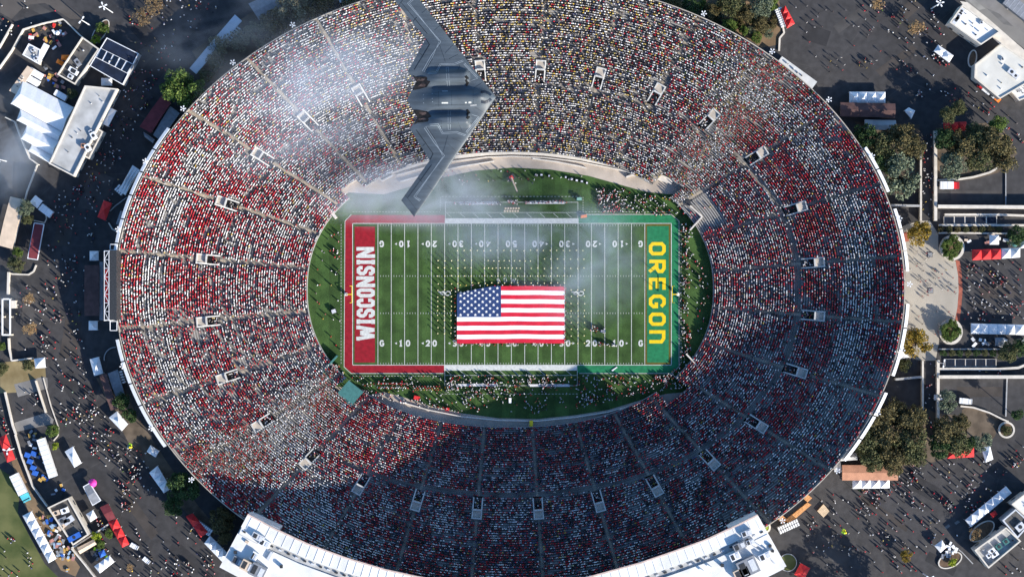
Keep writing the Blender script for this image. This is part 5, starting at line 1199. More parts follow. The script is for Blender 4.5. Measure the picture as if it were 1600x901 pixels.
def crown_mesh(seed, kind, nclump, nleaf, leaf, flat=.62, hole=.0):
    """unit crown of radius 1 (plan), built of leaf clumps"""
    r = np.random.default_rng(seed); cs = []
    while len(cs) < nclump:
        p = r.uniform(-1, 1, 3); d = math.hypot(p[0], p[1])
        if np.linalg.norm(p) > .95: continue
        if np.linalg.norm(p) < .45 and r.random() < .6: continue
        cs.append((p * np.array([.82, .82, flat]), r.uniform(.16, .34)))
    P_, S_ = [], []
    per = nleaf // nclump
    for c, rad in cs:
        d = r.normal(size=(per, 3)); d /= np.linalg.norm(d, axis=1)[:, None]; d *= (r.uniform(.35, 1, per) ** .5)[:, None]
        P_.append(c + d * rad * np.array([1, 1, .75])); S_.append(np.full(per, leaf) * r.uniform(.6, 1.3, per))
    P_ = np.concatenate(P_); S_ = np.concatenate(S_); N = len(P_)
    a = r.normal(size=(N, 3)); a[:, 2] *= .55; a /= np.linalg.norm(a, axis=1)[:, None]; b = np.cross(a, r.normal(size=(N, 3))); b /= np.linalg.norm(b, axis=1)[:, None]
    a *= S_[:, None]; b *= (S_ * .62)[:, None]
    V = np.stack([P_ - a - b*.3, P_ + b - a*.1, P_ + a + b*.2, P_ - b + a*.1], 1).reshape(-1, 3)
    me = bpy.data.meshes.new('crown'); me.from_pydata(V.tolist(), [], [(4*i, 4*i+1, 4*i+2, 4*i+3) for i in range(N)]); me.materials.append(LEAF[kind]); me.update(); return me, cs
def trunk_mesh(seed, cs, h, rad):
    """trunk for a crown whose centre sits at height h (crown units)"""
    r = random.Random(seed); b = MB(); b.tube([(0, 0, -h), (.02, .01, -h*.5), (0, 0, -.1)], [rad, rad*.75, rad*.5], 7)
    for c, _ in cs[:: max(1, len(cs)//9)]:
        k = Vector(c) * .9; b.tube([(0, 0, -.35), tuple(k*.5 + Vector((0, 0, -.12))), tuple(k)], [rad*.45, rad*.28, rad*.08], 5)
    return b.mesh('trunk', BARK, True)
SPEC = {'green': (34, 4600, .050, .7), 'olive': (34, 3800, .052, .75), 'brown': (34, 3600, .055, .75), 'autumn': (30, 3000, .06, .75), 'bare': (22, 900, .05, .6), 'grey': (34, 3800, .05, .7), 'dark': (30, 3200, .06, .7), 'yellow': (18, 1300, .085, .6), 'haze': (24, 2000, .055, .7)}
PROTO = {}
def proto(kind, var):
    if (kind, var) not in PROTO:
        n, l, s, f = SPEC[kind]; cm, cs = crown_mesh(hash((len(kind), ord(kind[0]), ord(kind[-1]), var)) % 9999, kind, n, l, s, f); PROTO[kind, var] = (cm, trunk_mesh(var, cs, 1.25, .075))
    return PROTO[kind, var]
random.seed(21)
def tree(label, px, py, rpx, kind, hgt=None, var=None, cat='tree', name='tree'):
    rad = PX(rpx) * 1.24; hc = (hgt if hgt else rad*1.05); c = P(px, py, G + hc); base = Vector((c.x, c.y, G))
    rt = empty(name, base, label, cat, None, random.uniform(0, 6.28)); cm, tm = proto(kind, random.randrange(3) if var is None else var)
    o = link('crown', cm, rt, (0, 0, hc)); o.scale = (rad, rad, rad*random.uniform(.85, 1.1))
    t = link('trunk', tm, rt, (0, 0, hc)); t.scale = (rad, rad, hc/1.25)
    return rt
T = tree
T('big round dense green tree beside the maroon-roofed stand', 287, 138, 31, 'green', 10)
# smoky trees at the upper left rim
for i, (x, y, r_, k, lb) in enumerate(((345, 70, 17, 'haze', 'smoke-veiled tree overhanging the long pale roof'), (336, 96, 15, 'olive', 'olive tree between the long pale roof and the upper left rim'), (375, 62, 16, 'haze', 'smoke-paled tree beside the upper left toilets'),
        (398, 52, 15, 'haze', 'brownish smoke-paled tree below the dark slate roof'), (322, 118, 11, 'dark', 'small dark tree next to the big round green tree'), (430, 35, 22, 'brown', 'brown tree right of the dark slate roof'), (455, 15, 24, 'haze', 'wide smoke-paled tree at the top picture edge'),
        (480, 22, 18, 'brown', 'brown tree against the upper left rim'), (505, 5, 16, 'brown', 'brown tree left of the toilets at the top edge'), (415, 70, 13, 'haze', 'low smoke-paled tree touching the upper left rim'), (545, 2, 14, 'dark', 'dark tree behind the toilets at the top edge'),
        (240, 6, 17, 'bare', 'bare pinkish tree at the top left among pedestrians'), (222, 28, 14, 'bare', 'smaller bare tree near the top left pedestrians'))): T(lb, x, y, r_, k)
T('yellow bush at the tip of the bed behind the navy pavilion', 148, 62, 8, 'yellow', 2, cat='bush', name='bush'); T('green bush in the bed behind the navy pavilion', 160, 44, 10, 'green', 2.2, cat='bush', name='bush')
T('grey tree overhanging the tan roof', 40, 326, 13, 'grey', 7); T('green tree beside the tan roof', 43, 342, 9, 'olive', 5); T('olive bush below the tan roof', 26, 413, 13, 'olive', 4, cat='bush', name='bush'); T('small green bush between the tan and dark red roofs', 28, 394, 8, 'green', 3, cat='bush', name='bush')
T('small pale bare tree on the asphalt near the entry gate', 45, 467, 9, 'bare', 3.5); T('orange bare tree on the asphalt near the entry gate', 47, 514, 11, 'bare', 4); T('small palm inside the marquee compound', 113, 146, 8, 'olive', 4)
T('dark shrub on the dry grass at the left edge', 3, 575, 10, 'olive', 2, cat='bush', name='bush'); T('shrub on the dry grass beside the small white tent', 44, 570, 9, 'olive', 2, cat='bush', name='bush'); T('green shrub at the left edge above the dry grass', 0, 540, 8, 'green', 2, cat='bush', name='bush')
T('green shrub on the kerb by the long semi-trailer', 82, 673, 10, 'green', 2.6, cat='bush', name='bush'); T('yellowish shrub beside the long semi-trailer', 87, 697, 6, 'yellow', 2, cat='bush', name='bush')
T('dark tree at the foot of the lower left brown stand', 190, 628, 13, 'dark', 6); T('dark tree below the lower left brown stand', 203, 648, 11, 'dark', 6)
T('large dark tree under the lower left rim', 287, 762, 24, 'dark', 6); T('second dark tree under the lower left rim', 272, 790, 15, 'dark', 5); T('brown leafy tree beside the press building corner', 345, 812, 20, 'brown', 5); T('small brown tree between the toilets and the press building', 352, 838, 12, 'brown', 5)
T('small bushy plant in the walled lower left yard', 150, 838, 8, 'yellow', 2, cat='bush', name='bush'); T('green bush by the red tents in the walled lower left yard', 170, 833, 7, 'green', 2, cat='bush', name='bush'); T('green bush at the cream booth roof', 157, 850, 7, 'green', 2, cat='bush', name='bush')
T('small orange bare tree at the bottom left asphalt', 203, 886, 6, 'bare', 3); T('large green tree on the lawn below the lower left corner', -15, 985, 40, 'green', 11)
# upper right
for i, (x, y) in enumerate(((1062, 18), (1075, 22), (1092, 26), (1100, 8), (1118, 34), (1125, 12), (1128, 24), (1146, 42), (1150, 24), (1158, 36), (1176, 45), (1176, 28), (1196, 24), (1206, 40), (1200, 52), (1182, 58), (1160, 12), (1212, 30))): T(f'{ORD[i]} low shrub from the left on the dirt bed at the top right rim', x, y, 6 + i % 4, ('olive', 'brown', 'grey', 'green')[i % 4], 1.6, cat='bush', name='bush')
for x, y, r_, k, lb in ((1052, 8, 16, 'brown', 'brown tree at the top right rim'), (1080, 10, 15, 'dark', 'dark green tree at the top right rim'), (1110, 18, 13, 'brown', 'small brown tree on the dirt bed at the top right rim'), (1140, 5, 20, 'olive', 'wide olive tree at the top edge of the dirt bed'),
        (1165, 22, 15, 'brown', 'brown tree in the middle of the dirt bed'), (1188, 8, 19, 'grey', 'grey-green tree at the top edge by the toilets'), (1190, 38, 13, 'brown', 'russet shrubby tree by the curved sandy kerb'), (1205, 2, 14, 'green', 'green tree behind the upper red tents'), (1137, 40, 12, 'green', 'green shrubby tree against the top right rim'), (1163, 48, 8, 'green', 'small round green bush near the top right rim')): T(lb, x, y, r_, k)
T('bare orange-brown tree among pedestrians at the upper right', 1431, 43, 13, 'bare', 5); T('bare orange-brown tree at the top right picture edge', 1370, 4, 12, 'bare', 5)
for x, y, r_, k, lb in ((1352, 212, 17, 'dark', 'dark tree behind the grey roof of the upper right stand'), (1375, 228, 22, 'olive', 'olive tree in the upper right cluster next to the rim'), (1408, 218, 26, 'brown', 'tall brown-olive tree right of the brown-roofed stand'), (1428, 232, 18, 'brown', 'brown tree beside the narrow walkway'), (1388, 252, 20, 'dark', 'dark tree in the middle of the rim-side cluster'), (1404, 274, 33, 'grey', 'wide grey-green tree beside the narrow walkway and the rim'),
        (1482, 178, 13, 'olive', 'small olive tree above the hidden red tents'), (1499, 168, 12, 'olive', 'small olive tree nearest the asphalt above the hidden red tents'), (1478, 218, 17, 'dark', 'dark tree at the walkway side of the upper right bed'), (1500, 228, 24, 'brown', 'brown tree in the middle of the upper right bed'), (1528, 212, 21, 'olive', 'olive tree behind the hidden red tents'), (1552, 222, 26, 'brown', 'large brown-olive tree at the far side of the upper right bed'), (1572, 250, 19, 'brown', 'brown tree at the lower outer corner of the upper right bed'), (1490, 258, 21, 'grey', 'grey-green tree above the curved kerb by the ambulance'), (1530, 250, 20, 'olive', 'olive tree above the curved kerb'), (1560, 195, 14, 'green', 'green tree at the top corner of the upper right bed')): T(lb, x, y, r_, k, 9)
T('orange and green autumn tree at the top of the beige plaza', 1435, 364, 18, 'autumn', 5); T('orange autumn tree at the bottom of the beige plaza', 1433, 537, 21, 'autumn', 5); T('dark tree at the right edge above the tents', 1589, 366, 16, 'dark', 5); T('olive tree at the right edge below the white tent row', 1575, 552, 15, 'olive', 6); T('dark green tree at the right picture edge below the white tents', 1594, 545, 14, 'dark', 6)
T('low olive bush at the rim below the white awning', 1412, 570, 11, 'olive', 2, cat='bush', name='bush')
for i, (x, y, r_) in enumerate(((1479, 381, 9), (1488, 398, 9), (1497, 384, 8), (1479, 395, 7), (1490, 372, 7))): T(f'{ORD[i]} palm clump in the upper round planter of the beige plaza', x, y, r_, 'green', 3, cat='plant', name='palm')
for i, (x, y, r_) in enumerate(((1476, 514, 9), (1485, 525, 9), (1495, 518, 8), (1488, 506, 8), (1477, 524, 7))): T(f'{ORD[i]} palm clump in the lower round planter of the beige plaza', x, y, r_, 'green', 3, cat='plant', name='palm')
for x, y, r_, k, lb in ((1365, 655, 26, 'brown', 'brown tree of the lower right cluster nearest the rim'), (1395, 650, 24, 'brown', 'brown tree at the top of the lower right cluster'), (1425, 655, 23, 'brown', 'brown tree of the lower right cluster beside the walkway'), (1355, 690, 24, 'olive', 'olive tree of the lower right cluster against the rim'), (1385, 690, 28, 'brown', 'large brown tree in the middle of the lower right cluster'), (1420, 690, 26, 'olive', 'olive tree in the middle of the lower right cluster'), (1365, 715, 21, 'olive', 'olive tree overhanging the terracotta roof'), (1398, 722, 20, 'brown', 'brown tree overhanging the end of the terracotta roof'), (1430, 712, 18, 'olive', 'olive tree at the asphalt side of the lower right cluster'),
        (1478, 672, 22, 'brown', 'russet tree right of the lower walkway'), (1500, 662, 15, 'brown', 'russet tree beside the bark mulch bed'), (1495, 692, 20, 'olive', 'olive tree above the lower right red tents'), (1468, 698, 17, 'dark', 'dark tree left of the lower right red tents'), (1480, 627, 16, 'grey', 'grey-green tree beside the parked white van'), (1535, 690, 14, 'grey', 'thin grey-green tree above the white tent by the lower right trees'), (1518, 690, 10, 'dark', 'small dark tree between the red tents and mulch bed'), (1590, 648, 9, 'dark', 'small dark conifer near the small round planter')): T(lb, x, y, r_, k, 9)
T('thin bare shrub in the small round planter ring', 1572, 672, 8, 'olive', 2, cat='bush', name='bush'); T('small yellow-orange tree on the bottom right asphalt', 1417, 868, 9, 'autumn', 3.5); T('bare tree in the dark oval planter', 1524, 836, 11, 'bare', 4); T('yellow-green bush in the oval planter at the bottom right', 1488, 877, 7, 'yellow', 1.6, cat='bush', name='bush')
T('large brown tree at the bottom right picture edge', 1395, 940, 30, 'brown', 11); T('second large tree below the bottom right picture edge', 1330, 950, 22, 'olive', 9)
# low plants of the two planting strips
for i, (x, y) in enumerate([(1470 + 13*k, 358) for k in range(8)]): T(f'{ORD[i]} low shrub from the walkway in the upper planting strip', x, y, 5.5, ('brown', 'olive')[i % 2], 1.2, cat='bush', name='bush')
for i, (x, y) in enumerate([(1474 + 13*k, 551) for k in range(8)]): T(f'{ORD[i]} low shrub from the walkway in the lower planting strip', x, y, 5.5, ('dark', 'olive')[i % 2], 1.2, cat='bush', name='bush')
# ------------------------------------------------------------------ crowd: one mass of simple standing figures
def tint_mat():
    m = bpy.data.materials.new('crowd_clothes'); m.use_nodes = True; t = m.node_tree; b = t.nodes['Principled BSDF']; b.inputs['Roughness'].default_value = .85; b.inputs['Specular IOR Level'].default_value = .15
    a = t.nodes.new('ShaderNodeAttribute'); a.attribute_name = 'tint'; t.links.new(a.outputs['Color'], b.inputs['Base Color']); return m
CROWDM = tint_mat()
def _tmpl():
    V, F, K = [], [], []                                  # K: 0 trousers 1 shirt 2 hair 3 face
    for z, a, b in ((0, .17, .12), (.82, .18, .13), (1.40, .25, .135)): V += [(-a, -b, z), (a, -b, z), (a, b, z), (-a, b, z)]
    for r in range(2):
        for i in range(4): j = (i+1) % 4; F.append((r*4+i, r*4+j, r*4+4+j, r*4+4+i)); K.append(r)
    F.append((8, 9, 10, 11)); K.append(1)
    V += [(0, 0, 1.36)]; h = .115
    V += [(-h, -h, 1.60), (h, -h, 1.60), (h, h, 1.60), (-h, h, 1.60), (0, 0, 1.77)]
    for i in range(4): j = (i+1) % 4; F.append((12, 13+j, 13+i)); K.append(3); F.append((13+i, 13+j, 17)); K.append(2)
    return np.array(V, float), F, np.array(K)
TV, TF, TK_ = _tmpl()
def crowd_object(name, pos, yaw, shirt, pants, hair, scale, label, arms=None):
    N = len(pos); ca, sa = np.cos(yaw), np.sin(yaw); v = TV[None] * scale[:, None, None]
    X = v[..., 0]*ca[:, None] - v[..., 1]*sa[:, None]; Y = v[..., 0]*sa[:, None] + v[..., 1]*ca[:, None]
    co = np.stack([X + pos[:, 0:1], Y + pos[:, 1:2], v[..., 2] + pos[:, 2:3]], -1).reshape(-1, 3)
    lens = np.array([len(f) for f in TF]); flat = np.concatenate([np.array(f) for f in TF]); T_ = len(TV)
    loops = (flat[None] + (np.arange(N)*T_)[:, None]).reshape(-1); starts = np.concatenate([[0], np.cumsum(lens)[:-1]])
    ls = (starts[None] + (np.arange(N)*len(flat))[:, None]).reshape(-1)
    me = bpy.data.meshes.new(name); me.vertices.add(len(co)); me.vertices.foreach_set('co', co.ravel().astype(np.float32))
    me.loops.add(len(loops)); me.loops.foreach_set('vertex_index', loops.astype(np.int32))
    me.polygons.add(len(ls)); me.polygons.foreach_set('loop_start', ls.astype(np.int32)); me.update(calc_edges=True)
    skin = np.array([[.42, .26, .18], [.30, .17, .11], [.12, .06, .04]])[rng.integers(0, 3, N)]
    tab = np.stack([pants, shirt, hair, skin], 1); colr = tab[:, TK_, :].reshape(-1, 3); colr = np.concatenate([colr, np.ones((len(colr), 1))], 1)
    at = me.attributes.new('tint', 'FLOAT_COLOR', 'FACE'); at.data.foreach_set('color', colr.ravel().astype(np.float32))
    me.materials.append(CROWDM); o = link(name, me); tag(o, label, 'crowd', None, 'stuff'); return o
PAL = {'red': [(.50, .014, .03), (.58, .03, .05), (.42, .012, .025), (.56, .07, .08)], 'white': [(.86, .85, .84), (.82, .81, .81), (.80, .78, .73), (.70, .70, .74)], 'dark': [(.02, .02, .028), (.04, .04, .055), (.012, .014, .02), (.07, .06, .06), (.03, .035, .07)],
       'yellow': [(.66, .44, .06), (.60, .44, .18), (.66, .54, .14), (.50, .38, .20)], 'blue': [(.05, .06, .16), (.09, .10, .22), (.10, .08, .14), (.16, .19, .26)], 'pale': [(.38, .33, .29), (.30, .27, .28), (.42, .40, .40)], 'green': [(.02, .14, .05), (.12, .22, .03)]}
KEYS = ['red', 'white', 'dark', 'yellow', 'blue', 'pale', 'green']
ARR = [np.array(PAL[k]) for k in KEYS]
def pick(prob):
    """prob (N,7) -> shirt colours and class"""
    c = np.cumsum(prob, 1); c /= c[:, -1:]; u = rng.random(len(prob)); k = (u[:, None] > c).sum(1).clip(0, 6)
    out = np.zeros((len(prob), 3))
    for i in range(7):
        s = k == i; out[s] = ARR[i][rng.integers(0, len(ARR[i]), s.sum())]
    return out * rng.uniform(.8, 1.15, (len(prob), 1)), k
HAIR = np.array([(.02, .014, .01), (.05, .03, .02), (.03, .02, .016), (.14, .09, .05), (.30, .22, .12), (.25, .24, .23)])
def hair_for(k):
    h = HAIR[rng.choice(6, len(k), p=[.28, .22, .16, .16, .10, .08])]; cap = rng.random(len(k)) < .42
    sh = np.zeros((len(k), 3)); 
    for i in range(7): s = k == i; sh[s] = ARR[i][rng.integers(0, len(ARR[i]), s.sum())]
    w_ = rng.random(len(k)) < .35; sh[w_] = (.7, .69, .67)
    h[cap] = sh[cap]; return h
PANT = np.array([(.03, .035, .06), (.02, .02, .024), (.06, .07, .12), (.16, .13, .09), (.25, .24, .22)])
ANCH = np.array([  # deg  red  white dark yel  blue pale green
 (0,   .40, .35, .16, .02, .05, .03, .00), (30,  .38, .34, .18, .04, .05, .03, .0), (55, .22, .36, .24, .07, .05, .05, .01), (75, .07, .25, .26, .20, .06, .16, .0), (105, .08, .27, .25, .18, .06, .16, .0),
 (130, .25, .45, .16, .06, .03, .05, .0), (160, .34, .47, .13, .02, .02, .02, .0), (200, .36, .45, .13, .02, .02, .02, .0), (232, .46, .38, .12, .01, .02, .01, .0), (250, .42, .24, .20, .02, .10, .02, .0),
 (270, .40, .16, .26, .02, .14, .02, .0), (290, .36, .16, .28, .02, .15, .03, .0), (312, .42, .22, .24, .02, .09, .02, .0), (335, .44, .31, .18, .02, .04, .02, .0), (360, .40, .35, .16, .02, .05, .03, .0)])
def snoise(th, t, s): 
    return (np.sin(th*7.3 + s) * np.cos(t*11 + s*1.7) + np.sin(th*17.1 - t*9 + s*2.3) + np.cos(th*29.7 + t*23 + s*.7)) / 3
TUNA = np.array(TUN); POS, YAW, COLR, KL = [], [], [], []
dth = np.linspace(0, 2*np.pi, 4001)
for k in range(NR):
    t0, t1 = TK[k], TK[k+1]; tm = t0 + (t1 - t0)*.42; x, y = bowl(dth, tm); d = np.hypot(np.diff(x), np.diff(y)); s = np.concatenate([[0], np.cumsum(d)])
    n = int(s[-1] / .54); sp = (np.arange(n) + rng.uniform(-.22, .22, n)) * (s[-1]/n); sp = np.clip(sp, 0, s[-1]*.99999)
    thp = np.interp(sp, s, dth); px_, py_ = bowl(thp, tm + rng.uniform(-.09, .09, n)*(t1 - t0)); deg = np.degrees(thp)
    dd = np.abs((thp[:, None] - TUNA[None] + np.pi) % (2*np.pi) - np.pi).min(1); sec = np.searchsorted(TUNA, thp) % 28
    arcd = dd * speed(thp, tm); tl = tun_t0(thp)
    ok = (arcd > .70) | (rng.random(n) < np.where((deg > 115) & (deg < 240), .06, np.where((deg > 50) & (deg < 115), .35, .22)))
    ok &= ~((arcd < HW + .5) & (tm > tl - .01) & (tm < tl + TUNL + .01))
    wk = (tm > tl - .034) & (tm < tl - .008); ok &= ~wk | (rng.random(n) < np.where((deg > 40) & (deg < 235), .55, .10))
    ok &= ~notch(thp, tm)
    pr = np.stack([np.interp(deg, ANCH[:, 0], ANCH[:, c]) for c in range(1, 8)], 1)
    nz = snoise(thp, tm, 1.0); nz2 = snoise(thp*1.7, tm*1.3, 4.0); hs = np.sin(sec*12.9898)*43758.5; hs = hs - np.floor(hs)
    def blk(mask, c, f):
        pr[mask, c] *= f
    right = (deg < 48) | (deg > 318); left = (deg > 150) & (deg < 215); up = tm > tl + .02
    j = .03*(hs - .5)
    blk(right & up & (tm < .70 + j), 0, 2.6); blk(right & up & (tm < .70 + j), 1, .45)
    m_ = right & (tm > .70 + j) & (tm < .86 + j); blk(m_, 1, 2.1); blk(m_, 0, .4)
    blk(right & (tm > .86 + j), 0, 1.9); blk(right & (tm > .86 + j), 1, .55)
    blk(right & ~up, 1, 1.2)
    blk(left & up & (tm < .74 + j), 0, 2.2); blk(left & up & (tm < .74 + j), 1, .7); m_ = left & (tm > .74 + j) & (tm < .87 + j); blk(m_, 1, 2.2); blk(m_, 0, .4); blk(left & (tm > .87), 0, 1.8)
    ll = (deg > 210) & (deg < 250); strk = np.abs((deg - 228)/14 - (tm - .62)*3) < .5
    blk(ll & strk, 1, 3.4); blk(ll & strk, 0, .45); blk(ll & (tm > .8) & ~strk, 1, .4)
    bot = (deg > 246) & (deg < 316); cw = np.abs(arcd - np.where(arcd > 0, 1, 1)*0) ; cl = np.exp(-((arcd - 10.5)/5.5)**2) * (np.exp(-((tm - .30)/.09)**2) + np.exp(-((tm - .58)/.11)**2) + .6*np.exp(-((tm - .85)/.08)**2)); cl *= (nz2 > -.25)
    pr[bot, 1] *= .22; pr[bot, 2] *= 1.3; pr[bot, 4] *= 1.2; pr[bot, 1] += 1.7*cl[bot]*(rng.random(n)[bot] < .8); inl = bot & (tm < .3) & (deg < 275); pr[inl, 0] += .35*(1 - (deg[inl] - 246)/29)  # white clusters; elsewhere the stand's shade is put into darker, bluer shirts
    pr[:, 0] *= np.exp(.7*nz); pr[:, 1] *= np.exp(-.6*nz + .5*nz2)
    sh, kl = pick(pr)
    emp = .05 + .10*(nz2 > .45); emp = np.where((deg > 292) & (deg < 350) & (tm > .25), .12 + .25*np.clip(nz + nz2, 0, 1) + .30*np.clip((tm - .6)/.3, 0, 1)*(deg > 306)*(deg < 345), emp)
    emp = np.where((deg > 348) | (deg < 62), .07 + .22*np.clip(nz2, 0, 1), emp); emp = np.where((deg > 184) & (deg < 212), .16 + .55*np.clip(nz - .05, 0, 1), emp); emp = np.where((deg > 62) & (deg < 125), .07 + .16*np.clip(nz, 0, 1), emp)
    emp = np.where((deg > 22) & (deg < 36) & (tm < .16), .97, emp)
    # whole stretches of bench left free
    run = rng.random(n//7 + 2).repeat(7)[:n]; emp = np.where(run < .10 + .15*(emp > .15), np.maximum(emp, .75), emp)
    ok &= rng.random(n) > emp
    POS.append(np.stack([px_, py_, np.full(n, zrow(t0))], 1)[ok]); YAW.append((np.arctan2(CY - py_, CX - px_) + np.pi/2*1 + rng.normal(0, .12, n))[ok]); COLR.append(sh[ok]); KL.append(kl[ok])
POS = np.concatenate(POS); YAW = np.concatenate(YAW); COLR = np.concatenate(COLR); KL = np.concatenate(KL); N = len(POS)
for a in TUN:                                       # spectators pouring out of the tunnels
    tl = float(tun_t0(a)); n_ = 16; tt = rng.uniform(tl, tl + TUNL*.5, n_); aa = a + rng.uniform(-1.1, 1.1, n_)/float(speed(a, tl)); x_, y_ = bowl(aa, tt)
    sh, kl = pick(np.tile((.22, .22, .34, .06, .08, .08, .0), (n_, 1))); POS = np.concatenate([POS, np.stack([x_, y_, np.full(n_, zrow(tl) - .05)], 1)]); YAW = np.concatenate([YAW, rng.uniform(0, 6.28, n_)]); COLR = np.concatenate([COLR, sh]); KL = np.concatenate([KL, kl])
N = len(POS)
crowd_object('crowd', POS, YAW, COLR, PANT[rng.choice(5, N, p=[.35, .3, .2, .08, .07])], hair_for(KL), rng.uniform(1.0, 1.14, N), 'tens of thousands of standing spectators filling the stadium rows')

# pedestrians and field people that read as a throng
def scatter(zones, z, grow=.0):
    out = []
    for poly, cnt, clump in zones:
        arr = np.array([(P(x, y, z).x, P(x, y, z).y) for x, y in poly]); lo, hi = arr.min(0), arr.max(0); got = 0
        nc = max(1, int(cnt * clump / 4)); cent = rng.uniform(lo, hi, (nc, 2))
        while got < cnt:
            p = rng.uniform(lo, hi) if rng.random() > clump else cent[rng.integers(nc)] + rng.normal(0, 1.3, 2)
            if not inside(arr, p[0], p[1]): continue
            if any(inside(f, p[0], p[1]) for f in FOOT if abs(f[0][0] - p[0]) < 60 and abs(f[0][1] - p[1]) < 60): got += .34; continue
            out.append((p[0], p[1], z)); got += 1
    return np.array(out)
for ang0 in np.linspace(0, 2*np.pi, 37)[:-1]: pass
rim_keep = np.stack(bowl(np.linspace(0, 2*np.pi, 121)[:-1], 1.03), 1); FOOT.append(rim_keep)
PLAZA_Z = [([(1420, 372), (1445, 360), (1466, 390), (1480, 408), (1496, 420), (1497, 490), (1475, 505), (1466, 540), (1440, 520), (1415, 500), (1415, 420)], 62, .35)]
UPPER_Z = [([(1240, 5), (1330, 0), (1420, 60), (1455, 110), (1400, 140), (1300, 120), (1250, 70)], 72, .35)]
WALK = [([(200, 0), (350, 0), (300, 70), (260, 130), (210, 90)], 110, .4), ([(200, 100), (255, 120), (220, 190), (190, 250), (130, 300), (140, 250), (190, 160)], 150, .35), ([(90, 300), (190, 270), (180, 300), (140, 390), (128, 500), (75, 440), (75, 350)], 170, .4),
        ([(20, 450), (75, 440), (130, 500), (135, 560), (80, 560), (30, 555)], 110, .5), ([(75, 560), (135, 555), (170, 650), (230, 760), (200, 780), (130, 690), (95, 660)], 190, .5), ([(160, 690), (230, 700), (300, 800), (350, 890), (260, 901), (190, 800)], 170, .45), ([(180, 860), (340, 880), (340, 910), (180, 910)], 60, .4),
        ([(60, 600), (75, 640), (30, 655), (25, 620)], 10, .2), ([(0, 620), (18, 680), (0, 680)], 14, .3), ([(0, 830), (45, 850), (60, 901), (0, 901)], 22, .6), ([(0, 0), (110, 0), (110, 30), (0, 60)], 18, .3),
        ([(1330, 0), (1460, 0), (1480, 70), (1440, 100)], 70, .45), ([(1455, 110), (1540, 150), (1600, 200), (1600, 260), (1590, 230), (1520, 175), (1430, 150)], 60, .5), ([(1440, 205), (1457, 205), (1457, 345), (1440, 345)], 44, .5), ([(1504, 405), (1600, 405), (1600, 503), (1506, 500)], 150, .5),
        ([(1441, 565), (1462, 565), (1462, 690), (1441, 690)], 24, .4), ([(1466, 578), (1580, 578), (1580, 586), (1466, 586)], 10, .3), ([(1390, 730), (1480, 718), (1560, 720), (1600, 690), (1600, 720), (1500, 800), (1420, 800), (1395, 765)], 150, .45), ([(1290, 770), (1420, 770), (1500, 830), (1440, 890), (1330, 901), (1270, 880), (1250, 830)], 190, .45),
        ([(1580, 860), (1600, 850), (1600, 901), (1560, 901)], 10, .3), ([(1332, 763), (1392, 763), (1392, 772), (1332, 772)], 22, .5), ([(1515, 825), (1500, 800), (1550, 760), (1565, 765)], 24, .5), ([(130, 780), (150, 800), (160, 860), (180, 865), (165, 820)], 26, .5), ([(1460, 80), (1485, 100), (1475, 108), (1452, 92)], 14, .6)]
pw = scatter(WALK, G + .05)
def throng(name, pts, probs, label):
    n = len(pts); sh, kl = pick(np.tile(probs, (n, 1))); crowd_object(name, pts, rng.uniform(0, 6.28, n), sh, PANT[rng.integers(0, 5, n)], hair_for(kl), rng.uniform(.9, 1.02, n), label)
throng('crowd', pw, (.26, .34, .20, .05, .05, .09, .01), 'pedestrians scattered over the dark asphalt round the stadium')
FZ = [([(545, 588), (690, 586), (690, 600), (560, 605)], 56, .3), ([(695, 585), (902, 585), (902, 612), (695, 612)], 266, .7), ([(600, 608), (900, 612), (960, 622), (840, 648), (700, 640), (620, 618)], 168, .5), ([(900, 585), (1055, 586), (1070, 605), (1000, 615), (900, 640)], 266, .35), ([(1063, 345), (1080, 345), (1085, 400), (1075, 480), (1082, 560), (1062, 575)], 210, .5),
      ([(925, 295), (975, 292), (985, 333), (940, 333)], 182, .4), ([(980, 300), (1050, 308), (1075, 335), (1058, 340), (985, 333)], 112, .4), ([(1085, 400), (1105, 430), (1108, 480), (1090, 530)], 42, .3), ([(1062, 565), (1080, 570), (1040, 600), (1030, 595)], 56, .5), ([(708, 316), (782, 316), (782, 320), (708, 320)], 53, .1), ([(820, 314), (885, 313), (885, 317), (820, 318)], 53, .1), ([(792, 312), (808, 312), (808, 319), (792, 319)], 28, .2),
      ([(690, 268), (800, 263), (910, 275), (910, 285), (690, 290)], 47, .4), ([(495, 380), (530, 360), (532, 560), (515, 535), (490, 470)], 47, .4), ([(525, 565), (545, 590), (530, 600), (512, 570)], 33, .5), ([(560, 605), (640, 622), (720, 640), (720, 644), (560, 618)], 84, .6), ([(930, 515), (1000, 530), (1000, 545), (930, 540)], 0, .5)]
FZ += [([(922, 508), (948, 508), (948, 521), (922, 521)], 16, .6), ([(935, 534), (965, 536), (965, 541), (935, 540)], 26, .3)]
pf = scatter(FZ, .06)
throng('crowd', pf, (.24, .42, .22, .03, .04, .05, .0), 'players, staff and cheerleaders crowding the sidelines of the field')
pb = []
for i in range(20): pb.append((592 + 2.3*i, 598 + .4*(i % 3)))
for i in range(26): pb.append((590 + 1.9*i, 604 + 1.6*(i % 2)))
for i in range(30): pb.append((646 + 1.5*i, 603 + 2.6*(i % 3)))
for i in range(60): a = 2*math.pi*i/60; pb.append((797 + (86 + .6*math.sin(i))*max(-1, min(1, 1.35*math.cos(a))), 492 + (46.5 + .4*math.cos(3*i))*max(-1, min(1, 1.35*math.sin(a)))))
throng('crowd', np.array([tuple(P(x, y, .06)) for x, y in pb]), (.42, .40, .10, .04, .0, .04, .0), 'lines of people in red and white along the sideline and holding the flag edge')

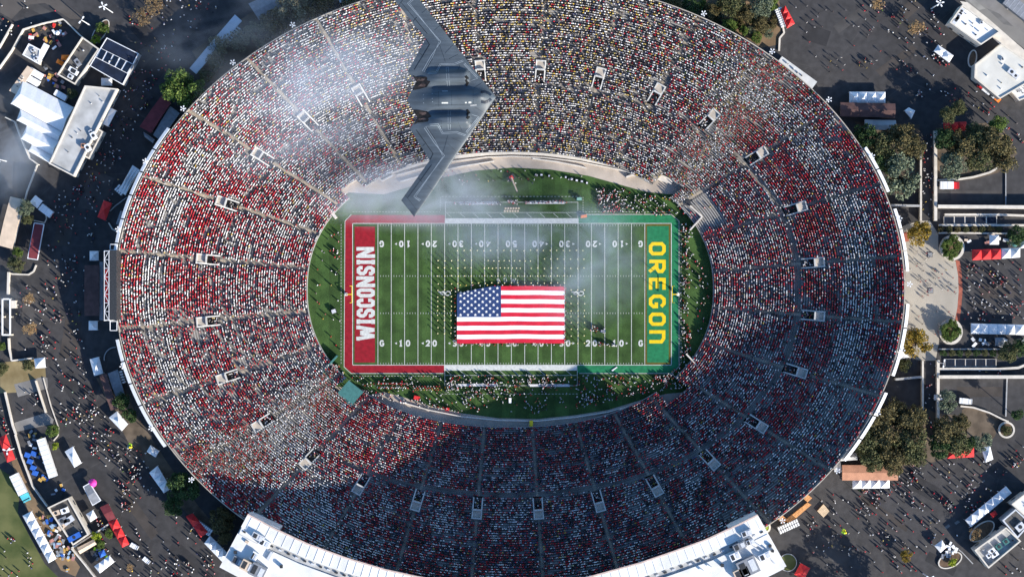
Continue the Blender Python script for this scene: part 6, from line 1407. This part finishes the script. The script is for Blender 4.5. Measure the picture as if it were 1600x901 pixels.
# ------------------------------------------------------------------ individual people: one continuous skinned body per pose
def skin_body(name, arms, stride):
    J = {'pel': (0, 0, .95), 'spine': (0, 0, 1.18), 'chest': (0, 0, 1.38), 'neck': (0, .01, 1.50), 'head': (0, .02, 1.62), 'crown': (0, .01, 1.74)}; rad = {'pel': .15, 'spine': .135, 'chest': .155, 'neck': .06, 'head': .098, 'crown': .075}; E = [('pel', 'spine'), ('spine', 'chest'), ('chest', 'neck'), ('neck', 'head'), ('head', 'crown')]
    for s, nm in ((-1, 'l'), (1, 'r')):
        J[nm+'sh'] = (s*.19, 0, 1.42); J[nm+'el'] = (s*.26, arms[s][0][0], arms[s][0][1]); J[nm+'wr'] = (s*.25, arms[s][1][0], arms[s][1][1]); J[nm+'hip'] = (s*.10, 0, .88); J[nm+'kn'] = (s*.10, stride*s*.5 + .04, .48); J[nm+'an'] = (s*.10, stride*s, .08); J[nm+'toe'] = (s*.11, stride*s + .17, .045)
        for k, r in (('sh', .07), ('el', .048), ('wr', .036), ('hip', .10), ('kn', .068), ('an', .05), ('toe', .042)): rad[nm+k] = r
        E += [('chest', nm+'sh'), (nm+'sh', nm+'el'), (nm+'el', nm+'wr'), ('pel', nm+'hip'), (nm+'hip', nm+'kn'), (nm+'kn', nm+'an'), (nm+'an', nm+'toe')]
    ks = list(J); me = bpy.data.meshes.new(name); me.from_pydata([J[k] for k in ks], [(ks.index(a), ks.index(b)) for a, b in E], []); o = bpy.data.objects.new(name, me); COL.objects.link(o)
    o.modifiers.new('skin', 'SKIN'); sv = me.skin_vertices[0].data
    for i, k in enumerate(ks): sv[i].radius = (rad[k], rad[k]*.8); sv[i].use_root = (k == 'pel')
    ss_ = o.modifiers.new('sub', 'SUBSURF'); ss_.levels = 1; ss_.render_levels = 1
    dg = bpy.context.evaluated_depsgraph_get(); dg.update(); m2 = bpy.data.meshes.new_from_object(o.evaluated_get(dg)); bpy.data.objects.remove(o); m2.name = name
    m2.materials.clear()
    for m in (SHIRT, TROU, SKINM, HAIRM): m2.materials.append(m)
    idx = []
    for p in m2.polygons:
        c = p.center
        if c.z > 1.66 or (c.z > 1.56 and c.y < -.01): idx.append(3)
        elif c.z > 1.47: idx.append(2)
        elif c.z < .98 and abs(c.x) < .22: idx.append(1)
        elif abs(c.x) > .22 and c.z < 1.0: idx.append(2)
        else: idx.append(0)
    m2.polygons.foreach_set('material_index', idx); m2.polygons.foreach_set('use_smooth', [True]*len(idx)); m2.update()
    mn = min(v.co.z for v in m2.vertices)
    for v in m2.vertices: v.co.z -= mn
    return m2
def objcol_mat():
    m = bpy.data.materials.new('shirt'); m.use_nodes = True; t = m.node_tree; b = t.nodes['Principled BSDF']; b.inputs['Roughness'].default_value = .85; oi = t.nodes.new('ShaderNodeObjectInfo'); t.links.new(oi.outputs['Color'], b.inputs['Base Color']); return m
SHIRT = objcol_mat(); TROU = M('trousers', (.03, .035, .06), .85, .2, 3); SKINM = M('skin', (.42, .26, .18), .6, .1, 3); HAIRM = M('hair', (.04, .028, .02), .7, .3, 5)
A_down = {-1: ((-.02, 1.14), (.06, .90)), 1: ((-.02, 1.14), (.06, .90))}; A_swing = {-1: ((-.12, 1.16), (-.16, .94)), 1: ((.10, 1.16), (.24, 1.0))}; A_horn = {-1: ((.10, 1.20), (.28, 1.34)), 1: ((.10, 1.20), (.28, 1.34))}
BODY = [skin_body('person', A_down, .03), skin_body('person', A_swing, .26), skin_body('person', A_horn, .02)]
bh = MB(); bh.lathe([(.12, -.02), (.19, .02), (.12, .06), (.12, .30), (.17, .33), (.10, .36), (.001, .36)], (0, 0, 0), 10); bh.lathe([(.12, .34), (.19, .44), (.18, .56), (.001, .64)], (0, .02, 0), 8); HAT = bh.mesh('hat', M('pale_yellow_hat', (.88, .80, .42), .6, .08, 2), True)
def person(label, group, x, y, z, yaw, body, col, hat=False):
    o = link('person', BODY[body]); o.location = (x, y, z); o.rotation_euler = (0, 0, yaw); o.color = (*col, 1); tag(o, label, 'person', group)
    if hat: h = link('hat', HAT, o); h.location = (0, .015, 1.70)
    return o
random.seed(5); bandset = []
def rank(x0, dx, n, y, wh): bandset.extend((x0 + dx*i, y, f'{ORD[i]} band member from left in the {wh}', wh) for i in range(n))
for k, y in enumerate((407, 418.5, 431, 443, 453)): rank(684.5, 10.4, 4 if y > 440 else 6, y, f'{ORD[k]} band row left of the canton')
for k, y in enumerate((463.5, 470, 478, 485, 492, 500, 511, 520.5)): rank(684, 10.5, 3, y, f'{ORD[k]} band row beside the left flag edge')
rank(715, 10.3, 20, 391.5, 'topmost band row above the flag'); rank(757, 10.3, 14, 431, 'band row on the hash marks above the flag'); rank(737, 10.3, 15, 442, 'band row next to the flag top edge')
rank(757, 6.2, 10, 419, 'dense middle rank above the flag'); rank(763, 8.2, 9, 407.5, 'loose rank above the dense middle rank'); rank(830, 10.3, 9, 419, 'row continuing right of the dense middle rank'); rank(850, 10.4, 7, 405, 'short row below the upper right thirty')
for k, y in enumerate((453, 463, 474, 485, 494, 504, 514, 524, 536)): rank(892, 10.4, 3, y, f'{ORD[k]} band row beside the right flag edge')
for x, y, lb, wh in bandset:
    p = P(x + random.uniform(-.5, .5), y + random.uniform(-.5, .5), .06); person(lb, f'band members in the {wh}', p.x, p.y, .055, random.uniform(-.2, .2), 2, (.05, .04, .05) if random.random() < .7 else (.45, .33, .06), True)
CN = {'red': (.50, .02, .03), 'white': (.72, .71, .70), 'black': (.02, .02, .025), 'grey': (.25, .25, .26), 'yellow': (.62, .45, .06)}
for zones, wh in ((PLAZA_Z, 'on the beige paved plaza'), (UPPER_Z, 'on the open asphalt above the upper right rim')):
    for x, y, z in scatter(zones, G):
        cn = random.choices(list(CN), [.32, .34, .18, .1, .06])[0]; person(f'person in a {cn} top walking {wh}', f'people in {cn} tops {wh}', x, y, G + (.025 if 'beige' in wh else .005), random.uniform(0, 6.28), random.choice((0, 1, 1)), CN[cn])

# ------------------------------------------------------------------ things along the sidelines
def bench_thing(label, x0, x1, y):
    a, e = P(x0, y, 0), P(x1, y, 0); rt = empty('player_bench', ((a.x+e.x)/2, a.y, .05), label, 'bench'); L = e.x - a.x
    MB().box(((a.x+e.x)/2, a.y, .50), (L, .7, .08)).build('seat', METAL, rt); MB().box(((a.x+e.x)/2, a.y + .5, .8), (L, .08, .5)).build('backrest', WMETAL, rt)
    for i in range(8): MB().box((a.x + L*(i + .5)/8, a.y, .26), (.1, .6, .42)).build('leg', METAL, rt)
bench_thing('long silver player bench left of centre on the lower sideline', 713, 778, 601.5); bench_thing('long silver player bench right of centre on the lower sideline', 826, 890, 602); bench_thing('long white player bench left of centre on the top sideline', 717, 779, 318); bench_thing('long white player bench right of centre on the top sideline', 821, 882, 317)
CR = empty('camera_crane', P(799, 279, .05), 'television camera crane with a long pale boom on the top grass', 'crane')
p = P(799, 278, 0); MB().box((p.x, p.y, .6), (2.6, 1.9, 1.1), R(35)).build('base_cart', DMETAL, CR); q = P(808, 300, 0); MB().tube([(p.x, p.y, 1.3), (q.x, q.y, 3.2)], [.35, .25], 6).build('boom', ROOFC, CR); MB().box((q.x, q.y, 3.0), (.6, .6, .6)).build('camera_head', DMETAL, CR); MB().box((p.x, p.y, 1.25), (1.2, 1.2, .3), R(35)).build('counterweight', REDC, CR)
for i, (x, y, w_) in enumerate(((884, 277, 4), (893, 280, 6), (901, 282, 5), (909, 283.5, 5), (917, 286, 4), (838, 274, 6), (846, 273.5, 5), (858, 275, 4))):
    c = P(x, y, .05); rt = empty('equipment_case', c, f'{ORD[i]} equipment case from the right tunnel along the upper apron' if False else 'black and white equipment case on the top edge of the grass', 'case', 'equipment cases along the top edge of the grass')
    MB().box((c.x, c.y, .5), (PX(w_, 0), .9, .9), R(-8)).build('body', DMETAL, rt); MB().box((c.x, c.y, .99), (PX(w_, 0)*.6, .55, .08), R(-8)).build('lid', METAL if i % 2 else WHITE, rt)
for r_ in range(2):
    for i in range(6):
        c = P(790 + 4.1*i - r_*1.2, 325.5 + 4.2*r_, .05); rt = empty('drum', c, 'gold drum in the two short rows at the top sideline centre', 'drum', 'gold drums at the top sideline'); MB().lathe([(.33, 0), (.36, .05), (.36, .5), (.33, .55)], (c.x, c.y, .05), 12).build('shell', YEL, rt); MB().lathe([(.33, .55), (.001, .56)], (c.x, c.y, .05), 12).build('head', ROOFC, rt)
def fcart(label, x, y, L, W_, h, ang, mt, mt2):
    c = P(x, y, .05); rt = empty('sideline_cart', c, label, 'cart'); MB().box((c.x, c.y, .45 + h*.3), (L, W_, h*.6), R(ang)).build('body', mt, rt); MB().box((c.x, c.y, h + .45), (L*.8, W_*.9, .1), R(ang)).build('roof', mt2, rt)
    for sx in (-1, 1):
        for sy in (-1, 1):
            x_, y_ = c.x + math.cos(R(ang))*sx*L*.33 - math.sin(R(ang))*sy*W_*.45, c.y + math.sin(R(ang))*sx*L*.33 + math.cos(R(ang))*sy*W_*.45
            MB().box((x_, y_, .28), (.45, .16, .45), R(ang)).build('wheel', BLACK, rt); MB().tube([(x_, y_, .5), (x_, y_, h + .4)], .03, 4).build('post', METAL, rt)
fcart('pale green cart at the right end of the top coaching box', 905, 311, 1.9, 1.1, 1.5, 0, GREENC, M('pale_green_sheet', (.25, .45, .35), .6, .1, 1)); fcart('bright orange cart on the green border at the top right', 912, 338, 2.2, 1.0, .7, 8, ORANGEC, ORANGEC)
fcart('red cart on the lower apron corner left of centre', 651, 621, 2.2, 1.4, .9, -15, REDC, REDC); fcart('small red cart at the lower edge of the grass', 699, 638.5, 1.2, 1.0, .9, 0, REDC, REDC); fcart('white cart standing on the lower grass at midfield', 797, 625, .9, 1.8, 1.4, 0, WMETAL, WMETAL)
fcart('white and blue float cart on the field beside the flag', 942, 517, 1.5, .8, 1.0, 0, BLUEC, GREYC); fcart('dark camera cart in the left end behind the red border', 522, 486, 1.8, 1.4, 1.2, 20, DMETAL, METAL)
c = P(830, 661, .05); rt = empty('yellow_ladder', c, 'yellow camera ladder platform on the lower concrete apron', 'platform'); MB().box((c.x, c.y, 1.5), (1.2, 2.2, .12)).build('deck', YEL, rt)
for sx in (-.5, .5):
    for sy in (-1, 1): MB().tube([(c.x + sx, c.y + sy, 0), (c.x + sx, c.y + sy, 1.45)], .05, 5).build('leg', YEL, rt)
c = P(945, 590, .05); tarp = empty('team_tarp', c, 'white folded tarp on the lower green border', 'tarp'); MB().box((c.x + 3.5, c.y + 3.2, .25), (1.8, .35, .3), R(35)).build('roll', WHITE, tarp); MB().box((c.x + 2.7, c.y + 2.6, .2), (.7, .5, .25), R(35)).build('fold', WHITE, tarp)
# ------------------------------------------------------------------ drifting smoke
def smoke(label, px, py, rx, ry, z, rz, dens, scale, thr=.46, rot=0.0, tint=(.78, .87, 1.0)):
    m = bpy.data.materials.new('smoke'); m.use_nodes = True; t = m.node_tree; t.nodes.clear()
    out = t.nodes.new('ShaderNodeOutputMaterial'); pv = t.nodes.new('ShaderNodeVolumePrincipled'); pv.inputs['Color'].default_value = (*tint, 1); pv.inputs['Anisotropy'].default_value = .15
    tc = t.nodes.new('ShaderNodeTexCoord'); g = t.nodes.new('ShaderNodeNewGeometry'); ln = t.nodes.new('ShaderNodeVectorMath'); ln.operation = 'LENGTH'; t.links.new(tc.outputs['Object'], ln.inputs[0])
    fo = t.nodes.new('ShaderNodeMapRange'); fo.interpolation_type = 'SMOOTHSTEP'; fo.inputs['From Min'].default_value = 1.0; fo.inputs['From Max'].default_value = .2; t.links.new(ln.outputs['Value'], fo.inputs['Value'])
    n = t.nodes.new('ShaderNodeTexNoise'); n.inputs['Scale'].default_value = scale; n.inputs['Detail'].default_value = 6; n.inputs['Roughness'].default_value = .64; n.inputs['Distortion'].default_value = .7; mp = t.nodes.new('ShaderNodeMapping'); mp.inputs['Rotation'].default_value = (0, 0, R(-35)); mp.inputs['Scale'].default_value = (.8, 1.25, 1.1); t.links.new(g.outputs['Position'], mp.inputs['Vector']); t.links.new(mp.outputs['Vector'], n.inputs['Vector'])
    r = t.nodes.new('ShaderNodeMapRange'); r.inputs['From Min'].default_value = thr; r.inputs['From Max'].default_value = thr + .28; r.inputs['To Max'].default_value = dens; t.links.new(n.outputs['Fac'], r.inputs['Value'])
    mu = t.nodes.new('ShaderNodeMath'); mu.operation = 'MULTIPLY'; t.links.new(r.outputs['Result'], mu.inputs[0]); t.links.new(fo.outputs['Result'], mu.inputs[1]); t.links.new(mu.outputs[0], pv.inputs['Density']); t.links.new(pv.outputs[0], out.inputs['Volume'])
    bm = bmesh.new(); bmesh.ops.create_icosphere(bm, subdivisions=3, radius=1.0); me = bpy.data.meshes.new('smoke'); bm.to_mesh(me); bm.free(); me.materials.append(m)
    o = link('smoke', me); o.location = P(px, py, z); o.scale = (PX(rx, z), PX(ry, z), rz); o.rotation_euler = (0, 0, R(rot)); tag(o, label, 'smoke', None, 'stuff')
smoke('white smoke drifting over the upper left stands', 500, 140, 240, 150, 47, 22, .062, .045, .43, 25)
smoke('pale smoke over the grass under the lower wing of the aircraft', 645, 300, 215, 70, 16, 14, .12, .05, .38, 0)
smoke('bluish smoke drifting across the right half of the field', 905, 405, 140, 130, 14, 12, .065, .05, .41, -15, (.70, .82, 1.0))
smoke('thin smoke over the midfield numbers', 790, 370, 170, 80, 12, 10, .06, .05, .40, 0, (.70, .82, 1.0))
smoke('smoke at the left picture edge beside the marquees', 5, 225, 80, 115, 28, 11, .07, .04, .39, 0)
smoke('thin smoke over the plaza at the upper left rim', 340, 45, 170, 75, 30, 11, .040, .04, .42, 20)
smoke('thin smoke at the left edge near the entry gate', 5, 455, 50, 55, 24, 7, .03, .05, .46, 0)
